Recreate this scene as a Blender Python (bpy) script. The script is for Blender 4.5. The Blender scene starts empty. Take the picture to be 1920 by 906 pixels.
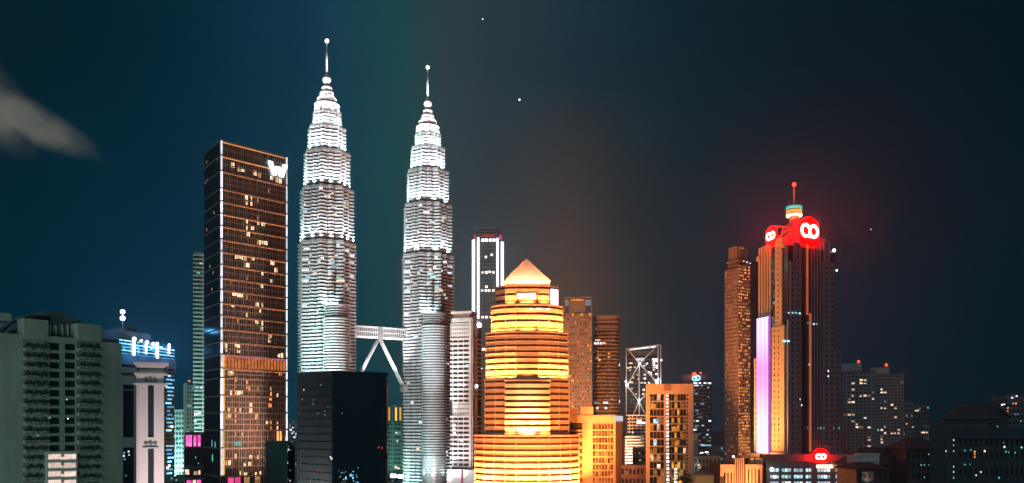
import bpy, math, random
from math import radians as R, pi, sin, cos, atan2, sqrt
random.seed(11)
S = bpy.context.scene
COL = S.collection
# ------------------------------------------------------------------ camera
FPX, HOR, CAMZ = 1600.0, 800.0, 77.0
cd = bpy.data.cameras.new('camera'); cam = bpy.data.objects.new('camera', cd); COL.objects.link(cam)
cam.location = (0, 0, CAMZ); cam.rotation_euler = (R(90), 0, 0)
cd.sensor_width = 36; cd.lens = 36*FPX/1920; cd.shift_y = (HOR-453)/1920
cd.clip_start = 1; cd.clip_end = 30000
S.camera = cam
# ------------------------------------------------------------------ night sky
W = bpy.data.worlds.new('World'); S.world = W; W.use_nodes = True
nt = W.node_tree; N = nt.nodes; L = nt.links; N.clear()
def nn(t, **k):
    n = N.new(t)
    for a, b in k.items(): setattr(n, a, b)
    return n
def wmath(op, a, b=None, clamp=False):
    n = nn('ShaderNodeMath', operation=op, use_clamp=clamp)
    for i, v in enumerate((a, b)):
        if v is None: continue
        if isinstance(v, (int, float)): n.inputs[i].default_value = v
        else: L.new(v, n.inputs[i])
    return n.outputs[0]
def srgb(r, g, b):
    f = lambda c: c/255/12.92 if c/255 <= .04045 else ((c/255+.055)/1.055)**2.4
    return (f(r), f(g), f(b), 1)
def wramp(fac, stops):
    n = nn('ShaderNodeValToRGB'); cr = n.color_ramp; cr.interpolation = 'B_SPLINE'
    while len(cr.elements) < len(stops): cr.elements.new(.5)
    for e, (p, c) in zip(cr.elements, stops): e.position = p; e.color = c
    L.new(fac, n.inputs[0]); return n.outputs[0]
def wmix(f, a, b, mode='MIX'):
    n = nn('ShaderNodeMixRGB', blend_type=mode)
    for i, v in enumerate((f, a, b)):
        if isinstance(v, (int, float)): n.inputs[i].default_value = v
        elif isinstance(v, tuple): n.inputs[i].default_value = v
        else: L.new(v, n.inputs[i])
    return n.outputs[0]
tc = nn('ShaderNodeTexCoord'); sep = nn('ShaderNodeSeparateXYZ'); L.new(tc.outputs['Generated'], sep.inputs[0])
dx, dy, dz = sep.outputs
az = wmath('ARCTAN2', dx, dy)                                     # compass angle, 0 = straight up the street
el = wmath('ARCSINE', dz)
fa = wmath('MULTIPLY_ADD', az, .8, clamp=True); fa.node.inputs[2].default_value = .5
# az +-0.54 rad spans the city skyline: fac .07 .. .93
def stops(tab): return [(.5+.8*math.atan((px-960)/FPX), srgb(*c)) for px, c in tab]
low = wramp(fa, stops([(-100, (0, 36, 50)), (0, (0, 40, 56)), (200, (0, 46, 64)), (400, (0, 46, 70)), (620, (6, 60, 76)), (720, (14, 68, 76)), (770, (26, 66, 70)), (850, (54, 68, 74)), (960, (58, 66, 70)),
                   (1060, (90, 68, 56)), (1160, (50, 51, 52)), (1290, (8, 40, 50)), (1450, (4, 36, 47)), (1620, (0, 33, 43)), (1920, (0, 27, 35)), (2000, (0, 26, 34))]))
high = wramp(fa, stops([(-100, (0, 28, 34)), (0, (0, 29, 36)), (200, (0, 31, 46)), (400, (0, 40, 57)), (560, (6, 54, 74)), (650, (18, 63, 82)), (740, (18, 72, 76)), (785, (30, 68, 68)), (840, (45, 60, 68)), (920, (38, 56, 64)),
                    (1100, (12, 44, 54)), (1300, (0, 33, 43)), (1600, (0, 24, 32)), (1920, (0, 21, 29)), (2000, (0, 20, 28))]))
fe = wmath('MULTIPLY', wmath('SUBTRACT', el, .15), 4.2, clamp=True)
sky = wmix(fe, low, high)
# cool night cloud, low over the west
def blob(a0, e0, sa, se, rot):
    a = wmath('SUBTRACT', az, a0); e = wmath('SUBTRACT', el, e0)
    x = wmath('ADD', wmath('MULTIPLY', a, cos(rot)/sa), wmath('MULTIPLY', e, sin(rot)/sa))
    y = wmath('ADD', wmath('MULTIPLY', a, -sin(rot)/se), wmath('MULTIPLY', e, cos(rot)/se))
    r = wmath('SQRT', wmath('ADD', wmath('MULTIPLY', x, x), wmath('MULTIPLY', y, y)))
    return wmath('SUBTRACT', 1.0, r)
nz = nn('ShaderNodeTexNoise'); nz.inputs['Scale'].default_value = 13; nz.inputs['Detail'].default_value = 8; nz.inputs['Roughness'].default_value = .6
L.new(tc.outputs['Generated'], nz.inputs['Vector'])
nzf = wmath('MULTIPLY', wmath('SUBTRACT', nz.outputs[0], .5), 1.1)
b1 = blob(-.575, .328, .072, .040, -.7)
b2 = blob(-.515, .303, .070, .019, -.36)
cl = wmath('ADD', wmath('MAXIMUM', b1, b2), nzf)
clf = wmath('MULTIPLY', wmath('ADD', cl, .16), 1.15, clamp=True)
sm = nn('ShaderNodeMapRange', interpolation_type='SMOOTHSTEP'); L.new(clf, sm.inputs[0])
n2 = nn('ShaderNodeTexNoise'); n2.inputs['Scale'].default_value = 26; n2.inputs['Detail'].default_value = 6; L.new(tc.outputs['Generated'], n2.inputs['Vector'])
tone = wmix(wmath('MULTIPLY', wmath('SUBTRACT', n2.outputs[0], .3), 2.2, clamp=True), srgb(78, 84, 82), srgb(116, 115, 106))
sky = wmix(wmath('MULTIPLY', sm.outputs[0], .92), sky, tone)
n3 = nn('ShaderNodeTexNoise'); n3.inputs['Scale'].default_value = 5; n3.inputs['Detail'].default_value = 7; n3.inputs['Roughness'].default_value = .6; L.new(tc.outputs['Generated'], n3.inputs['Vector'])
gray = wmath('MULTIPLY_ADD', n3.outputs[0], .55); gray.node.inputs[2].default_value = .73
sky = wmix(1.0, sky, gray, 'MULTIPLY')
bg = nn('ShaderNodeBackground'); bg.inputs['Strength'].default_value = 1.0; L.new(sky, bg.inputs['Color'])
st = nn('ShaderNodeTexSky'); st.sky_type = 'NISHITA'; st.sun_disc = False; st.sun_elevation = R(-9); st.sun_rotation = R(200)
bg2 = nn('ShaderNodeBackground'); bg2.inputs['Strength'].default_value = .03; L.new(st.outputs[0], bg2.inputs['Color'])
ad = nn('ShaderNodeAddShader'); L.new(bg.outputs[0], ad.inputs[0]); L.new(bg2.outputs[0], ad.inputs[1])
wo = nn('ShaderNodeOutputWorld'); L.new(ad.outputs[0], wo.inputs['Surface'])
# added dim sun lamp, a teal ambient fill for the dark walls
sd = bpy.data.lights.new('ambient_fill_sun', 'SUN'); sd.energy = .6; sd.angle = R(10); sd.color = (.55, .85, .95)
so = bpy.data.objects.new('ambient_fill_sun', sd); COL.objects.link(so); so.rotation_euler = (R(55), 0, R(-25))
S.view_settings.view_transform = 'Standard'; S.view_settings.look = 'None'
S.view_settings.exposure = 0; S.view_settings.gamma = 1; S.view_settings.use_curve_mapping = False
cy = S.cycles
cy.use_denoising = True; cy.max_bounces = 4; cy.diffuse_bounces = 2; cy.glossy_bounces = 2; cy.transmission_bounces = 2
cy.volume_bounces = 0; cy.use_light_tree = True; cy.sample_clamp_indirect = 3; cy.sample_clamp_direct = 60
cy.caustics_reflective = False; cy.caustics_refractive = False
# ------------------------------------------------------------------ helpers
def P(px, D): return ((px-960)/FPX*D, D)
def Z(py, D): return CAMZ+(HOR-py)/FPX*D
class Face:                                                        # a vertical wall plane from A to B
    def __init__(s, A, B):
        s.A, s.B = A, B
        l = math.hypot(B[0]-A[0], B[1]-A[1]); s.len = l
        s.u = ((B[0]-A[0])/l, (B[1]-A[1])/l); s.n = (s.u[1], -s.u[0])
        if s.n[0]*-A[0]+s.n[1]*-A[1] < 0: s.n = (-s.n[0], -s.n[1])
    def s(f, px):
        k = (px-960)/FPX
        return (k*f.A[1]-f.A[0])/(f.u[0]-k*f.u[1])
    def z(f, py, s): return Z(py, f.A[1]+f.u[1]*s)
    def pt(f, s, z, d=0): return (f.A[0]+f.u[0]*s+f.n[0]*d, f.A[1]+f.u[1]*s+f.n[1]*d, z)
def off(F, d): return Face(F.pt(0, 0, d)[:2], F.pt(F.len, 0, d)[:2])
class MB:
    def __init__(s): s.v, s.f, s.m = [], [], []
    def hexa(s, p, m=0):
        b = len(s.v); s.v += p
        for q in ((0,3,2,1), (4,5,6,7), (0,1,5,4), (1,2,6,5), (2,3,7,6), (3,0,4,7)):
            s.f.append(tuple(b+i for i in q)); s.m.append(m)
    def fbox(s, F, s0, s1, z0, z1, d0, d1, m=0):
        s.hexa([F.pt(s0,z0,d0), F.pt(s1,z0,d0), F.pt(s1,z0,d1), F.pt(s0,z0,d1), F.pt(s0,z1,d0), F.pt(s1,z1,d0), F.pt(s1,z1,d1), F.pt(s0,z1,d1)], m)
    def pbox(s, F, px0, px1, py0, py1, d0, d1, m=0):               # py0 is the upper edge
        a, b = F.s(px0), F.s(px1); c = (a+b)/2
        s.fbox(F, a, b, F.z(py1, c), F.z(py0, c), d0, d1, m)
    def box(s, x0, x1, y0, y1, z0, z1, m=0):
        s.hexa([(x0,y0,z0),(x1,y0,z0),(x1,y1,z0),(x0,y1,z0),(x0,y0,z1),(x1,y0,z1),(x1,y1,z1),(x0,y1,z1)], m)
    def prism(s, poly, z0, z1, m=0, top=None):
        n = len(poly); b = len(s.v); tp = top or poly
        s.v += [(x, y, z0) for x, y in poly]+[(x, y, z1) for x, y in tp]
        for i in range(n):
            j = (i+1) % n; s.f.append((b+i, b+j, b+n+j, b+n+i)); s.m.append(m)
        s.f.append(tuple(b+n+i for i in range(n))); s.m.append(m)
        s.f.append(tuple(b+n-1-i for i in range(n))); s.m.append(m)
    def tube(s, p, q, r, r2=None, n=8, m=0):
        r2 = r if r2 is None else r2
        d = [q[i]-p[i] for i in range(3)]; l = sqrt(sum(c*c for c in d)); d = [c/l for c in d]
        a = (0,0,1) if abs(d[2]) < .9 else (1,0,0)
        u = [d[1]*a[2]-d[2]*a[1], d[2]*a[0]-d[0]*a[2], d[0]*a[1]-d[1]*a[0]]; k = sqrt(sum(c*c for c in u)); u = [c/k for c in u]
        w = [d[1]*u[2]-d[2]*u[1], d[2]*u[0]-d[0]*u[2], d[0]*u[1]-d[1]*u[0]]
        b = len(s.v)
        for o, rr in ((p, r), (q, r2)):
            for i in range(n):
                t = 2*pi*i/n; s.v.append(tuple(o[k]+rr*(cos(t)*u[k]+sin(t)*w[k]) for k in range(3)))
        for i in range(n):
            j = (i+1) % n; s.f.append((b+i, b+j, b+n+j, b+n+i)); s.m.append(m)
        s.f.append(tuple(b+n-1-i for i in range(n))); s.f.append(tuple(b+n+i for i in range(n))); s.m += [m, m]
    def lathe(s, cx, cy_, prof, n=24, m=0, shape=None):            # prof: (r, z); shape(theta) scales r
        b = len(s.v)
        for r, z in prof:
            for i in range(n):
                t = 2*pi*i/n; k = shape[i] if shape else 1
                s.v.append((cx+r*k*cos(t), cy_+r*k*sin(t), z))
        for a in range(len(prof)-1):
            for i in range(n):
                j = (i+1) % n; s.f.append((b+a*n+i, b+a*n+j, b+(a+1)*n+j, b+(a+1)*n+i)); s.m.append(m)
    def sphere(s, c, r, n=12, m=0):
        s.lathe(c[0], c[1], [(max(.001, r*sin(pi*i/8)), c[2]-r*cos(pi*i/8)) for i in range(9)], n, m)
    def build(s, name, mats, parent=None, loc=(0,0,0), smooth=False):
        me = bpy.data.meshes.new(name)
        me.from_pydata([(x-loc[0], y-loc[1], z-loc[2]) for x, y, z in s.v], [], s.f)
        for m in (mats if isinstance(mats, (list, tuple)) else [mats]): me.materials.append(m)
        me.polygons.foreach_set('material_index', s.m)
        if smooth: me.polygons.foreach_set('use_smooth', [True]*len(s.f))
        me.update()
        o = bpy.data.objects.new(name, me); COL.objects.link(o)
        if parent: o.parent = parent
        return o
# ------------------------------------------------------------------ materials
def mat(name, col, rough=.7, metal=0, var=.18, scale=.12, spec=.4):
    m = bpy.data.materials.new(name); m.use_nodes = True; t = m.node_tree; b = t.nodes['Principled BSDF']
    b.inputs['Roughness'].default_value = rough; b.inputs['Metallic'].default_value = metal
    b.inputs['Specular IOR Level'].default_value = spec
    g = t.nodes.new('ShaderNodeNewGeometry'); n = t.nodes.new('ShaderNodeTexNoise')
    mp = t.nodes.new('ShaderNodeMapping'); mp.inputs['Scale'].default_value = (1, 1, .25)
    t.links.new(g.outputs['Position'], mp.inputs[0]); t.links.new(mp.outputs[0], n.inputs['Vector'])
    n.inputs['Scale'].default_value = scale; n.inputs['Detail'].default_value = 8; n.inputs['Roughness'].default_value = .65
    r = t.nodes.new('ShaderNodeValToRGB')
    r.color_ramp.elements[0].position = .3; r.color_ramp.elements[1].position = .7
    r.color_ramp.elements[0].color = tuple(c*(1-var) for c in col)+(1,); r.color_ramp.elements[1].color = tuple(min(1, c*(1+var)) for c in col)+(1,)
    t.links.new(n.outputs[0], r.inputs[0]); t.links.new(r.outputs[0], b.inputs['Base Color'])
    return m
def glow(name, col, st, var=0., sample=False, scale=.35):          # things that give off light
    m = bpy.data.materials.new(name); m.use_nodes = True; t = m.node_tree; b = t.nodes['Principled BSDF']
    b.inputs['Base Color'].default_value = (.02, .02, .02, 1); b.inputs['Roughness'].default_value = .2
    b.inputs['Emission Color'].default_value = tuple(col)+(1,); b.inputs['Emission Strength'].default_value = st
    if var:
        g = t.nodes.new('ShaderNodeNewGeometry'); n = t.nodes.new('ShaderNodeTexNoise'); n.inputs['Scale'].default_value = scale
        n.inputs['Detail'].default_value = 4; n.inputs['Roughness'].default_value = .8
        t.links.new(g.outputs['Position'], n.inputs['Vector'])
        oi = t.nodes.new('ShaderNodeObjectInfo')
        mr = t.nodes.new('ShaderNodeMapRange'); mr.inputs[1].default_value = .35; mr.inputs[2].default_value = .65
        mr.inputs[3].default_value = st*(1-var); mr.inputs[4].default_value = st*(1+var); t.links.new(n.outputs[0], mr.inputs[0])
        ml = t.nodes.new('ShaderNodeMath'); ml.operation = 'MULTIPLY_ADD'; ml.inputs[1].default_value = .9; ml.inputs[2].default_value = .5
        t.links.new(oi.outputs['Random'], ml.inputs[0])
        m2 = t.nodes.new('ShaderNodeMath'); m2.operation = 'MULTIPLY'; t.links.new(ml.outputs[0], m2.inputs[0]); t.links.new(mr.outputs[0], m2.inputs[1])
        t.links.new(m2.outputs[0], b.inputs['Emission Strength'])
    m.cycles.emission_sampling = 'AUTO' if sample else 'NONE'
    return m
M = dict(
    glass=mat('dark glass', (.018, .024, .028), .12, 0, .3, .05, .6), blue_glass=mat('blue glass', (.012, .03, .045), .15, 0, .3, .05, .6),
    black=mat('black panel', (.026, .05, .068), .35, 0, .3, .02), core=mat('dark interior', (.02, .022, .024), .8),
    beige=mat('beige render', (.34, .32, .27), .85, 0, .24, .2), pale=mat('pale stone', (.5, .46, .42), .75, 0, .1), white=mat('white concrete', (.6, .58, .56), .7, 0, .12),
    brown=mat('brown metal', (.26, .185, .15), .55, .1, .25), brick=mat('brown cladding', (.2, .13, .10), .6, 0, .25),
    steel=mat('stainless steel', (.52, .54, .55), .42, .25, .16, .3), spire=mat('spire steel', (.6, .6, .6), .4, .3, .08),
    gold=mat('granite cladding', (.42, .36, .28), .6, 0, .15, .3), bandglass=mat('amber glass', (.15, .08, .035), .3, 0, .4, .2, .5), goldglass=mat('bronze glass', (.05, .03, .018), .2, 0, .4, .2, .6),
    orange=mat('tan render', (.4, .3, .2), .8, 0, .12), grey=mat('grey concrete', (.24, .25, .26), .8, 0, .2), dgrey=mat('dark concrete', (.11, .12, .125), .85, 0, .25),
    slate=mat('dark roof tiles', (.03, .036, .042), .8, 0, .3), green=mat('green tinted wall', (.22, .27, .24), .7, 0, .2), teal=mat('teal cladding', (.08, .15, .14), .5, 0, .2),
    leaf=mat('leaves', (.035, .06, .03), .8, 0, .5, .8), bark=mat('bark', (.08, .06, .045), .9), ground=mat('asphalt ground', (.045, .047, .05), .9, 0, .3, .02),
    warm=glow('warm window', (1, .68, .42), 1.2, .85), warm_dim=glow('dim warm window', (1, .5, .2), .35, .8), amber=glow('amber window', (1, .38, .05), .8, .8),
    orangew=glow('orange window', (1, .3, .09), 1.2, .7), whitew=glow('white window', (.95, .95, 1), 1.7, .7), coolw=glow('cool window', (.45, .85, 1), 1.0, .8), tealw=glow('teal window', (.15, .8, .75), .7, .7),
    led=glow('white light strip', (.8, .88, 1), 4, 0, True), blue_led=glow('blue light strip', (.25, .7, 1), 2.4, .6), blue_dim=glow('dim blue strip', (.08, .42, .8), 1.3, .7), cool_lamp=glow('cool lamp', (.8, .93, 1), 6),
    warm_led=glow('warm cove strip', (1, .33, .11), 1.25, .75, False, .5), amber_led=glow('amber cove strip', (1, .42, .14), 1.3, .4, False, .6), slat=glow('backlit amber slats', (1, .27, .06), .5, .5),
    pink=glow('pink window', (1, .12, .5), 1.0, .6), lilac=glow('lilac screen', (.93, .68, 1), 1.2, .25, True, .05), red=glow('red lamp', (1, .03, .02), 6), red_panel=glow('red sign panel', (1, 0, 0), 62, 0, True),
    logo=glow('white sign face', (1, .8, .62), 3.5), cyan=glow('cyan ring light', (.05, .75, .7), .8), white_screen=glow('white screen', (1, .8, .85), 2.6, 0, True), star=glow('star light', (1, 1, 1), 3), teal_sign=glow('teal sign', (.0, .7, .75), 1.0),
    magenta=glow('magenta light', (1, .08, .3), .7, .4), hotspot_or_window=glow('gold hot spot and window glow', (1, .75, .45), 4, .2), yellow_led=glow('yellow light bar', (1, .55, .12), 1.1, .2))
class Bd:                                                          # one building: an Empty at its base and its parts
    def __init__(s, name, label, cat, at, group=None):
        o = bpy.data.objects.new(name, None); COL.objects.link(o); o.location = (at[0], at[1], 0); o.empty_display_size = 5
        o['label'] = label; o['category'] = cat
        if group: o['group'] = group
        s.o = o; s.loc = (at[0], at[1], 0); s.wall = MB(); s.win = []; s.cache = {}
    def part(s, name, mb, m, parent=None, label=None, smooth=False):
        o = mb.build(name, m, parent or s.o, s.loc, smooth)
        if label: o['label'] = label
        return o
    def window(s, F, sc, zc, w, h, m, d=.1, name='window'): s.win.append((F, sc, zc, w, h, m, d, name))
    def grid(s, F, s0, s1, z0, z1, cols, rows, wf=.6, hf=.55, m='glass', lit=(), prob=(), d=.5, pier=True, span=True, dwin=.1):
        cw, rh = (s1-s0)/cols, (z1-z0)/rows
        forced = {}
        for px, py, mm in lit:
            ss = F.s(px); zz = F.z(py, ss); forced[(int((ss-s0)/cw), int((zz-z0)/rh))] = mm
        if pier:
            pw = cw*(1-wf)
            for c in range(cols+1):
                a = s0+c*cw; s.wall.fbox(F, max(s0, a-pw/2), min(s1, a+pw/2), z0, z1, -.3, d)
        if span:
            sh = rh*(1-hf)
            for r in range(rows+1):
                a = z0+r*rh; s.wall.fbox(F, s0, s1, max(z0, a-sh/2), min(z1, a+sh/2), -.3, d-.04)
        for r in range(rows):
            for c in range(cols):
                mm = forced.get((c, r))
                if mm is None:
                    mm = m; x = random.random()
                    for pm, pr in prob:
                        if x < pr: mm = pm; break
                        x -= pr
                kh = 1 if 'glass' in mm else random.choice((1, 1, .8, .6)); kw = 1 if 'glass' in mm else random.choice((1, 1, .7))
                s.window(F, s0+(c+.5)*cw, z0+(r+.5)*rh, cw*wf, rh*hf, m if kh < 1 or kw < 1 else mm, dwin)
                if kh < 1 or kw < 1: s.window(F, s0+(c+.5)*cw-cw*wf*(1-kw)/2, z0+(r+.5)*rh-rh*hf*(1-kh)/2, cw*wf*kw, rh*hf*kh, mm, dwin+.05)
    def pgrid(s, F, px0, px1, py0, py1, cols, rows, **k):
        a, b = F.s(px0), F.s(px1); c = (a+b)/2
        s.grid(F, a, b, F.z(py1, c), F.z(py0, c), cols, rows, **k)
    def done(s, wallmat, wname='wall'):
        if s.wall.f: s.part(wname, s.wall, M[wallmat])
        dark = ('glass', 'blue_glass', 'goldglass')
        s.win.sort(key=lambda w: (w[5] in dark, -w[3]*w[4]))
        rest = MB(); mats = []
        for i, (F, sc, zc, w, h, m, d, name) in enumerate(s.win):
            if i < 100:
                key = (round(w, 2), round(h, 2), m)
                if key not in s.cache:
                    b = MB(); b.box(-w/2, w/2, -.06, .06, -h/2, h/2)
                    me = bpy.data.meshes.new(name); me.from_pydata(b.v, [], b.f); me.materials.append(M[m]); s.cache[key] = me
                o = bpy.data.objects.new(name, s.cache[key]); COL.objects.link(o); o.parent = s.o
                p = F.pt(sc, zc, d); o.location = (p[0]-s.loc[0], p[1]-s.loc[1], p[2]); o.rotation_euler = (0, 0, atan2(F.u[1], F.u[0]))
            else:
                if m not in mats: mats.append(m)
                rest.fbox(F, sc-w/2, sc+w/2, zc-h/2, zc+h/2, d-.06, d+.06, mats.index(m))
        if rest.f:
            o = s.part('window', rest, [M[m] for m in mats]); o['kind'] = 'stuff'
        return s
    def light(s, kind, loc, tgt, col, power, size=1., sy=None, angle=60, blend=.6):
        l = bpy.data.lights.new('flood_or_added_light', kind); l.energy = power; l.color = col
        if kind == 'SPOT': l.spot_size = R(angle); l.spot_blend = blend; l.shadow_soft_size = size
        elif kind == 'POINT': l.shadow_soft_size = size
        else:
            l.shape = 'RECTANGLE'; l.size = size; l.size_y = sy or size; l.spread = R(angle)
        o = bpy.data.objects.new('flood_or_added_light', l); COL.objects.link(o); o.parent = s.o
        o.location = tuple(loc[i]-s.loc[i] for i in range(3))
        if tgt:
            from mathutils import Vector
            o.rotation_euler = Vector([tgt[i]-loc[i] for i in range(3)]).to_track_quat('-Z', 'Y').to_euler()
        return o
def ring_pts(cx, cy_, r, n, a0=0): return [(cx+r*cos(a0+2*pi*i/n), cy_+r*sin(a0+2*pi*i/n)) for i in range(n)]
def quad(A, B, depth, skew=0):                                     # rectangle behind wall A-B
    F = Face(A, B); return [A, B, F.pt(F.len, 0, -depth)[:2], F.pt(0, 0, -depth)[:2]], F
def front(px0, px1, D):                                            # a wall square to the street that leads to it
    A, B = P(px0, D), P(px1, D); k = (px1-960)/FPX if px1 < 960 else (px0-960)/FPX
    if px1 < 960: x = lambda px: (px-960)/FPX
    ka, kb = (px0-960)/FPX, (px1-960)/FPX
    ya = D; yb = (ya+k*ka*ya)/(1+k*kb); m = 2*D/(ya+yb)
    return (ka*ya*m, ya*m), (kb*yb*m, yb*m)
SODIUM = (1, .40, .055)
# ------------------------------------------------------------------ ground and air
g = MB(); g.box(-9000, 9000, -1500, 14000, -2, 0)
o = g.build('ground', M['ground']); o['kind'] = 'structure'; o['label'] = 'dark asphalt city ground below the skyline'
hz = MB(); hz.box(-2500, 2500, -60, 2600, -3, 620)
hm = bpy.data.materials.new('night haze'); hm.use_nodes = True; t = hm.node_tree; t.nodes.clear()
pv = t.nodes.new('ShaderNodeVolumePrincipled'); pv.inputs['Color'].default_value = (.9, .92, .95, 1); pv.inputs['Density'].default_value = .00012; pv.inputs['Anisotropy'].default_value = .86
mo = t.nodes.new('ShaderNodeOutputMaterial'); t.links.new(pv.outputs[0], mo.inputs['Volume'])
HAZE = True
if HAZE:
    o = hz.build('haze', hm); o['kind'] = 'stuff'; o['label'] = 'thin night haze over the city'
exec_parts = []
# ================================================================== beige apartment block, far left
def beige_block():
    A, B_ = P(-40, 247), P(228, 282)
    b = Bd('apartment_block', 'beige apartment block with stacked planted balconies under a curved roof', 'apartment block', P(95, 270))
    F0 = Face(A, B_); F = F0
    poly, _ = quad(F.pt(0, 0, -2.2)[:2], F.pt(F.len, 0, -2.2)[:2], 24)
    c = MB(); c.prism(poly, 0, F.z(640, F.s(100))); b.part('core', c, M['core'])
    w = b.wall
    w.pbox(F, -40, 44, 624, 1000, -3, 0); w.pbox(F, 189, 228, 642, 1000, -3, 0)
    w.pbox(F, 44, 90, 637, 1000, -3, -1.5); w.pbox(F, 145, 189, 640, 1000, -3, -1.5)
    w.pbox(F, 44, 90, 599, 637, -4, .3); w.pbox(F, 145, 189, 608, 640, -4, .3)
    w.pbox(F, 90, 145, 632, 644, -3, -.1); w.pbox(F, 113.5, 122, 644, 1000, -3, -.05)
    w.pbox(F, 90, 92.5, 644, 1000, -3, -.08); w.pbox(F, 143, 145, 644, 1000, -3, -.08)
    for px in (101, 112, 124, 134): w.pbox(F, px-1, px+1, 608, 632, -3, -2)
    n = 21; pitch = 17.25
    for i in range(n):
        y = 645+i*pitch
        w.pbox(F, 92.5, 113.5, y+11.8, y+pitch, -3, -.12); w.pbox(F, 122, 143, y+11.8, y+pitch, -3, -.12)
        for px in (103, 132.5):
            sc = F.s(px); b.window(F, sc, F.z(y+6, sc), F.s(px+10.4)-F.s(px-10.4), 1.9, 'glass', -1.0)
        for x0, x1 in ((44, 90), (145, 189)):
            m = MB(); m.pbox(F, x0, x1, y+8, y+13.5, .9, 1.1); m.pbox(F, x0, x1, y+13.4, y+15.2, -3, 1.2)
            m.pbox(F, x0, x0+1.4, y+8, y+14, -2, .9); m.pbox(F, x1-1.4, x1, y+8, y+14, -2, .9)
            b.part('balcony', m, M['beige'])
    # curved roof
    v = MB(); K = 20
    for px0, px1, py, base, d0, d1, mm in ((12, 196, 584, 640, -14, -4.2, 0),):
        prof = []
        for i in range(K+1):
            t_ = i/K; px = px0+(px1-px0)*t_; s_ = F.s(px); e = base-(base-py)*(1-(abs(2*t_-1))**2.4); prof.append((s_, F.z(e, s_)))
        nb = len(v.v)
        for s_, z in prof: v.v += [F.pt(s_, z, d1), F.pt(s_, z, d0), F.pt(s_, z-1.0, d1+.5), F.pt(s_, z+.25, d1+.5)]
        for i in range(K):
            a, c_ = nb+4*i, nb+4*i+4
            for q in ((0, 1, 5, 4), (2, 3, 7, 6), (3, 0, 4, 7)): v.f.append(tuple(a+k for k in q)); v.m.append(0)
        v.f.append(tuple(nb+4*i for i in range(K+1))); v.m.append(0)
    b.part('roof', v, M['dgrey'])
    s2 = MB(); s2.pbox(F, -40, 40, 581, 596, -9, -6.5); s2.tube(F.pt(F.s(26), F.z(597, 0), -7), F.pt(F.s(8), F.z(622, 0), -7), .35); b.part('roof_canopy', s2, M['beige'])
    # bottom bay, its lit balcony fronts drawn as glowing panes
    m = MB(); m.pbox(F, 81, 139, 846, 1000, 0, 2.2); bay = b.part('balcony_bay', m, M['pale'])
    for i in range(4):
        y = 851+i*16
        for px0, px1 in ((84, 107.5), (114, 135.5)): 
            sc = F.s((px0+px1)/2); b.window(F, sc, F.z(y+5.2, sc), F.s(px1)-F.s(px0), 1.55, 'bay', 2.3)  # lit balcony front, drawn as a glowing pane
        sc = F.s(110.7); b.window(F, sc, F.z(y+8, sc), F.s(114)-F.s(107.5), .75, 'bay', 2.28)  # middle piece of the lit balcony front, also a glowing pane
    for px, py, mm in ((78, 650, 'tealw'), (96, 783, 'coolw'), (130, 785, 'whitew'), (135, 797, 'tealw'), (128, 749, 'coolw'), (74, 801, 'tealw'), (74, 817, 'tealw')):
        sc = F.s(px); b.window(F, sc, F.z(py, sc), .42, .4, mm, -.9)
    b.done('beige')
    for x in (-25, 60): b.light('AREA', (-150+x, 120, 60), (-143, 262, 82), (.55, .95, .86), 12000, 20, 20, 150)  # added soft fill that brightens the front wall
    b.light('AREA', (-95, 150, 60), (-135, 282, 84), (.55, .95, .84), 6500, 16, 16, 120)  # further fill added for the dark right wing
    # shrubs on the balconies
    rnd = random.Random(4); protos = []
    for k in range(5):
        m = MB()
        for i in range(420):
            q = rnd.random(); hh = .6+1.2*abs(sin(q*9+k))*rnd.random()
            cx, cy2, cz = -3.4+6.8*q, rnd.uniform(-.45, .45), rnd.uniform(-.5, hh); r_ = rnd.uniform(.12, .28)
            a = [rnd.uniform(-1, 1) for _ in range(6)]
            bs = len(m.v); m.v += [(cx-r_*a[0], cy2-r_*a[1], cz-r_), (cx+r_, cy2+r_*a[2], cz+r_*a[3]), (cx-r_*.3, cy2+r_*a[4], cz+r_*1.2), (cx-r_, cy2+r_*a[5], cz+.2*r_)]
            m.f.append((bs, bs+1, bs+2, bs+3)); m.m.append(0)
        protos.append(m.build('balcony_shrub', M['leaf']))
    used = [False]*5
    i2 = 0
    for i in range(16):
        y = 645+i*pitch
        for px in (67, 167):
            k = i2 % 5; i2 += 1
            if not used[k]: o = protos[k]; used[k] = True
            else: o = protos[k].copy(); COL.objects.link(o)
            sc = F.s(px); p = F.pt(sc, F.z(y+10.5, sc), .75); o.location = p; o.rotation_euler = (0, 0, atan2(F.u[1], F.u[0])+(pi if i2 % 3 == 0 else 0))
            o['group'] = 'shrubs on the beige balconies'; o['category'] = 'shrub'
            o['label'] = 'dark green shrubs along a %s balcony of the beige apartment block' % ('left hand' if px < 100 else 'right hand')
M['bay'] = glow('lit balcony front glow', (1, .78, .68), .8, .25, False, .6)
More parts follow.
